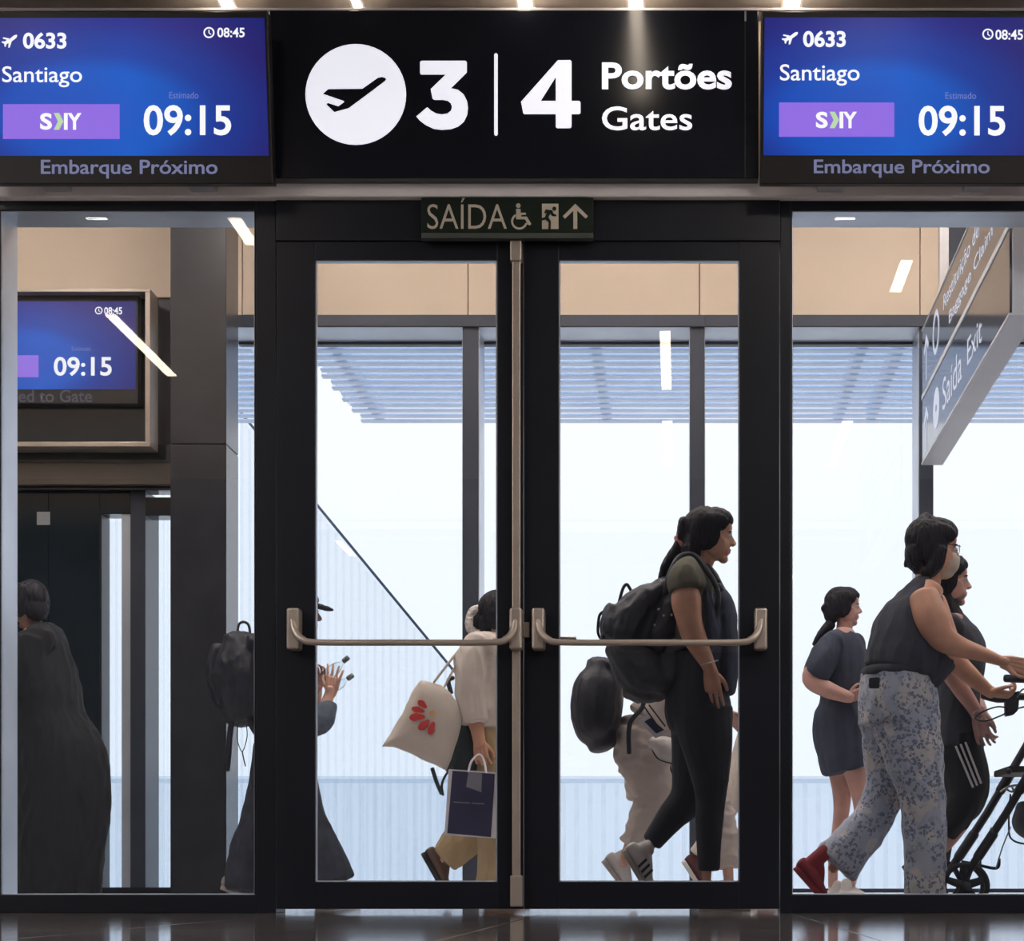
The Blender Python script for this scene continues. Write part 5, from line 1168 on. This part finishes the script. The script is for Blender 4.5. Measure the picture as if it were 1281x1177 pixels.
# ============ G: long-haired woman beyond her
G_ = Fig(9.45, 1190, 'long-haired woman in dark top and black shorts with three white stripes, beyond the rollator pusher', 'skin3')
G_.root['label'] = 'long-haired woman in dark top and black striped shorts beyond the rollator pusher'
G_.body([[(1190, 782, 20, 42), (1192, 820, 28, 46), (1190, 870, 28, 44), (1192, 920, 30, 44)],
         [(1194, 925, 27, 22, -.08), (1214, 990, 20, 19, -.08), (1190, 1045, 14, 14, -.08), (1150, 1088, 9, 9, -.08), (1143, 1098, 9, 9, -.08)],
         [(1188, 925, 27, 22, .08), (1175, 1010, 18, 18, .08), (1165, 1105, 9, 9, .08), (1166, 1120, 9, 9, .08)],
         [(1186, 785, 15, 15, -.17), (1186, 830, 13, 13, -.2), (1200, 858, 11.5, 12, -.2), (1217, 884, 9, 9, -.18), (1224, 899, 7.5, 7.5, -.17)],
         [(1196, 785, 15, 15, .17), (1202, 830, 13, 13, .2), (1216, 865, 11, 11, .2), (1228, 890, 8, 8, .12)]])
G_.head(1185, 727, 66, neck=[(1184, 780, 14, 15), (1184, 766, 13, 13), (1185, 748, 13, 13)], fringe=.2, eyes=True,
        extra=[[(1180, 745, 14, 20), (1190, 765, 12, 22), (1200, 785, 11, 24), (1206, 805, 7, 18)]])
G_.hand(1224, 898, (.25, 0, -1), (1, -.4, .1), dy=-.17, size=.165, curl=.45); G_.hand(1228, 890, (.1, 0, -1), (.5, -1, 0), dy=.12, curl=.5); G_.finish_body()
G_.cloth('top', [[(1192, 772, 14, 26), (1194, 790, 25, 44), (1200, 810, 31, 48), (1202, 830, 29, 48), (1194, 880, 30, 48), (1192, 935, 33, 48)], [(1184, 790, 17, 17, -.16), (1184, 828, 16, 16, -.2), (1188, 842, 15, 15, -.2)], [(1198, 790, 17, 17, .16), (1204, 835, 15, 15, .2)]], 'charcoal', .006, yoke=[(1187, 787, 19, 19, -0.17), (1189.25, 785, 17, 17, -0.085), (1191.5, 784.5, 17, 17, 0.0), (1193.75, 784, 17, 17, 0.085), (1196, 786, 17, 17, 0.17)])
G_.cloth('shorts', [[(1194, 920, 33, 48), (1196, 945, 34, 48)], [(1196, 940, 32, 28, -.07), (1206, 965, 30, 27, -.08), (1208, 992, 28, 26, -.08), (1196, 1018, 22, 22, -.08), (1180, 1042, 17, 18, -.08)], [(1186, 940, 30, 27, .08), (1178, 1000, 25, 25, .08), (1172, 1060, 18, 18, .08), (1167, 1108, 13, 13, .08)]], 'black', .005)
for a_, b_ in ((1196, 1217), (1202, 1222), (1208, 1227)):
    bm = bmesh.new(); pts = []
    for t_ in range(7):
        u = t_ / 6; pts.append(G_.q((a_ + (b_ - a_) * u, 934 - (a_ - 1196) * .4 + 50 * u, 1.5, 1.2, -.19 + .012 * abs(u - .6))))
    tube3(bm, pts, seg=6, k=2); link_bm('white_stripe', bm, M['paperw'], G_.root, True)
pwire(G_, 'bracelet', [(1217, 893, -.20), (1222, 889, -.21), (1229, 893, -.18), (1226, 900, -.2), (1217, 896, -.2)], .8, 'paperw', G_.root)
G_.shoe((1128, 1084), (1162, 1130), -.08, 'blacknyl', 'blacknyl', up=(1, 0, .7)); G_.shoe((1152, 1135), (1205, 1135), .08, 'blacknyl', 'blacknyl')

# ============ H: girl in dark dress
H_ = Fig(10.2, 1056, 'girl in a short dark dress with folded arm walking behind the spotted trousers', 'skin3')
H_.body(shrink=.004, lst=[[(1055, 797, 16, 32), (1054, 830, 24, 38), (1055, 875, 26, 38), (1054, 920, 30, 40), (1056, 945, 28, 40)],
         [(1048, 940, 20, 19, .07), (1053, 985, 14, 14, .07), (1052, 1020, 11, 11, .07), (1043, 1075, 8, 8, .07), (1042, 1112, 7, 7, .07)],
         [(1066, 940, 21, 20, -.07), (1080, 1000, 15, 15, -.07), (1078, 1050, 11, 11, -.07), (1066, 1100, 7.5, 7.5, -.07), (1062, 1118, 7, 7, -.07)],
         [(1040, 805, 13, 13, -.14), (1024, 830, 12.5, 12, -.17), (1014, 850, 11, 11, -.18), (1034, 862, 11, 11, -.19), (1055, 870, 8.5, 8.5, -.2), (1063, 872, 7.5, 7.5, -.2)],
         [(1068, 808, 12, 12, .14), (1076, 840, 11, 11, .16), (1084, 860, 9, 9, .1), (1086, 868, 7, 7, 0)]])
H_.head(1056, 760, 49, neck=[(1055, 802, 12, 13), (1056, 790, 10.5, 11), (1057, 778, 10, 11)], extra=[[(1042, 768, 12, 16), (1036, 760, 9, 12)], [(1038, 782, 7, 12), (1026, 795, 5, 9), (1018, 806, 2, 4)]], fringe=.25)
H_.hand(1062, 872, (.85, -.1, .25), (.1, -.5, 1), dy=-.2, size=.135, curl=.35); H_.hand(1086, 868, (.5, -1, .1), (0, 0, 1), dy=0, size=.13, curl=.5); H_.finish_body()
H_.cloth('dress', [[(1056, 788, 11, 18), (1056, 800, 20, 34), (1056, 830, 29, 42), (1056, 875, 29, 42), (1054, 905, 37, 44), (1058, 940, 36, 44), (1062, 962, 33, 42)],
                   [(1044, 802, 14, 15, -.12), (1032, 820, 17, 16, -.16), (1024, 838, 17, 16, -.18), (1021, 845, 16, 15, -.18)], [(1066, 805, 14, 14, .13), (1076, 835, 13, 13, .16)]], 'navy', .007, yoke=[(1043, 805, 15, 15, -0.14), (1049.25, 803, 15, 15, -0.07), (1055.5, 804.0, 15, 15, 0.0), (1061.75, 805, 15, 15, 0.07), (1068, 807, 15, 15, 0.14)])
H_.shoe((1036, 1132), (1086, 1132), .07, 'whiteleather'); H_.shoe((1052, 1131), (1098, 1132), -.07, 'whiteleather')

# ============ I: figure in long black robe at the left
I_ = Fig(10.5, 70, 'person in a long black robe standing before the dark doorway behind the left window', 'skin')
I_.body([[(50, 800, 22, 44), (55, 850, 28, 46), (60, 900, 30, 46), (70, 945, 36, 46)], [(66, 945, 26, 24, -.08), (60, 1110, 10, 10, -.08)], [(84, 945, 26, 24, .08), (98, 1110, 10, 10, .08)],
         [(48, 806, 12, 12, -.14), (38, 850, 11, 11, -.15), (42, 885, 9, 9, .05), (52, 895, 8, 8, .17)], [(62, 808, 12, 12, .14), (74, 850, 11, 11, .17), (66, 890, 8, 8, .22)]])
I_.head(36, 757, 58, yaw=2.4, pitch=.1, neck=[(46, 805, 13, 14), (43, 790, 12, 12), (40, 778, 12, 12)], extra=[[(46, 750, 12, 14), (52, 765, 8, 12)]])
I_.hand(52, 895, (.3, 1, -.3), (0, 0, 1), dy=.17, curl=.5, size=.15); I_.hand(66, 890, (-.3, 1, -.4), (0, 0, 1), dy=.22, curl=.5, size=.15); I_.finish_body()
I_.cloth('robe', [[(46, 784, 14, 20), (50, 798, 28, 44), (56, 850, 40, 52), (62, 900, 44, 54), (76, 950, 56, 58), (80, 1010, 56, 58), (76, 1070, 52, 56), (74, 1120, 50, 54)], [(44, 800, 19, 20, -.15), (32, 850, 18, 18, -.17), (30, 876, 16, 17, -.10), (42, 892, 14, 14, .08)], [(62, 802, 19, 19, .15), (78, 850, 17, 17, .18), (70, 888, 13, 13, .2)]], 'black', .008, yoke=[(48, 803, 20, 20, -0.16), (51.75, 801, 20, 20, -0.08), (55.5, 801.0, 20, 20, 0.0), (59.25, 801, 20, 20, 0.08), (63, 803, 20, 20, 0.16)])
I_.shoe((50, 1130), (100, 1130), -.08, 'blacknyl', 'blacknyl'); I_.shoe((80, 1130), (130, 1130), .08, 'blacknyl', 'blacknyl')
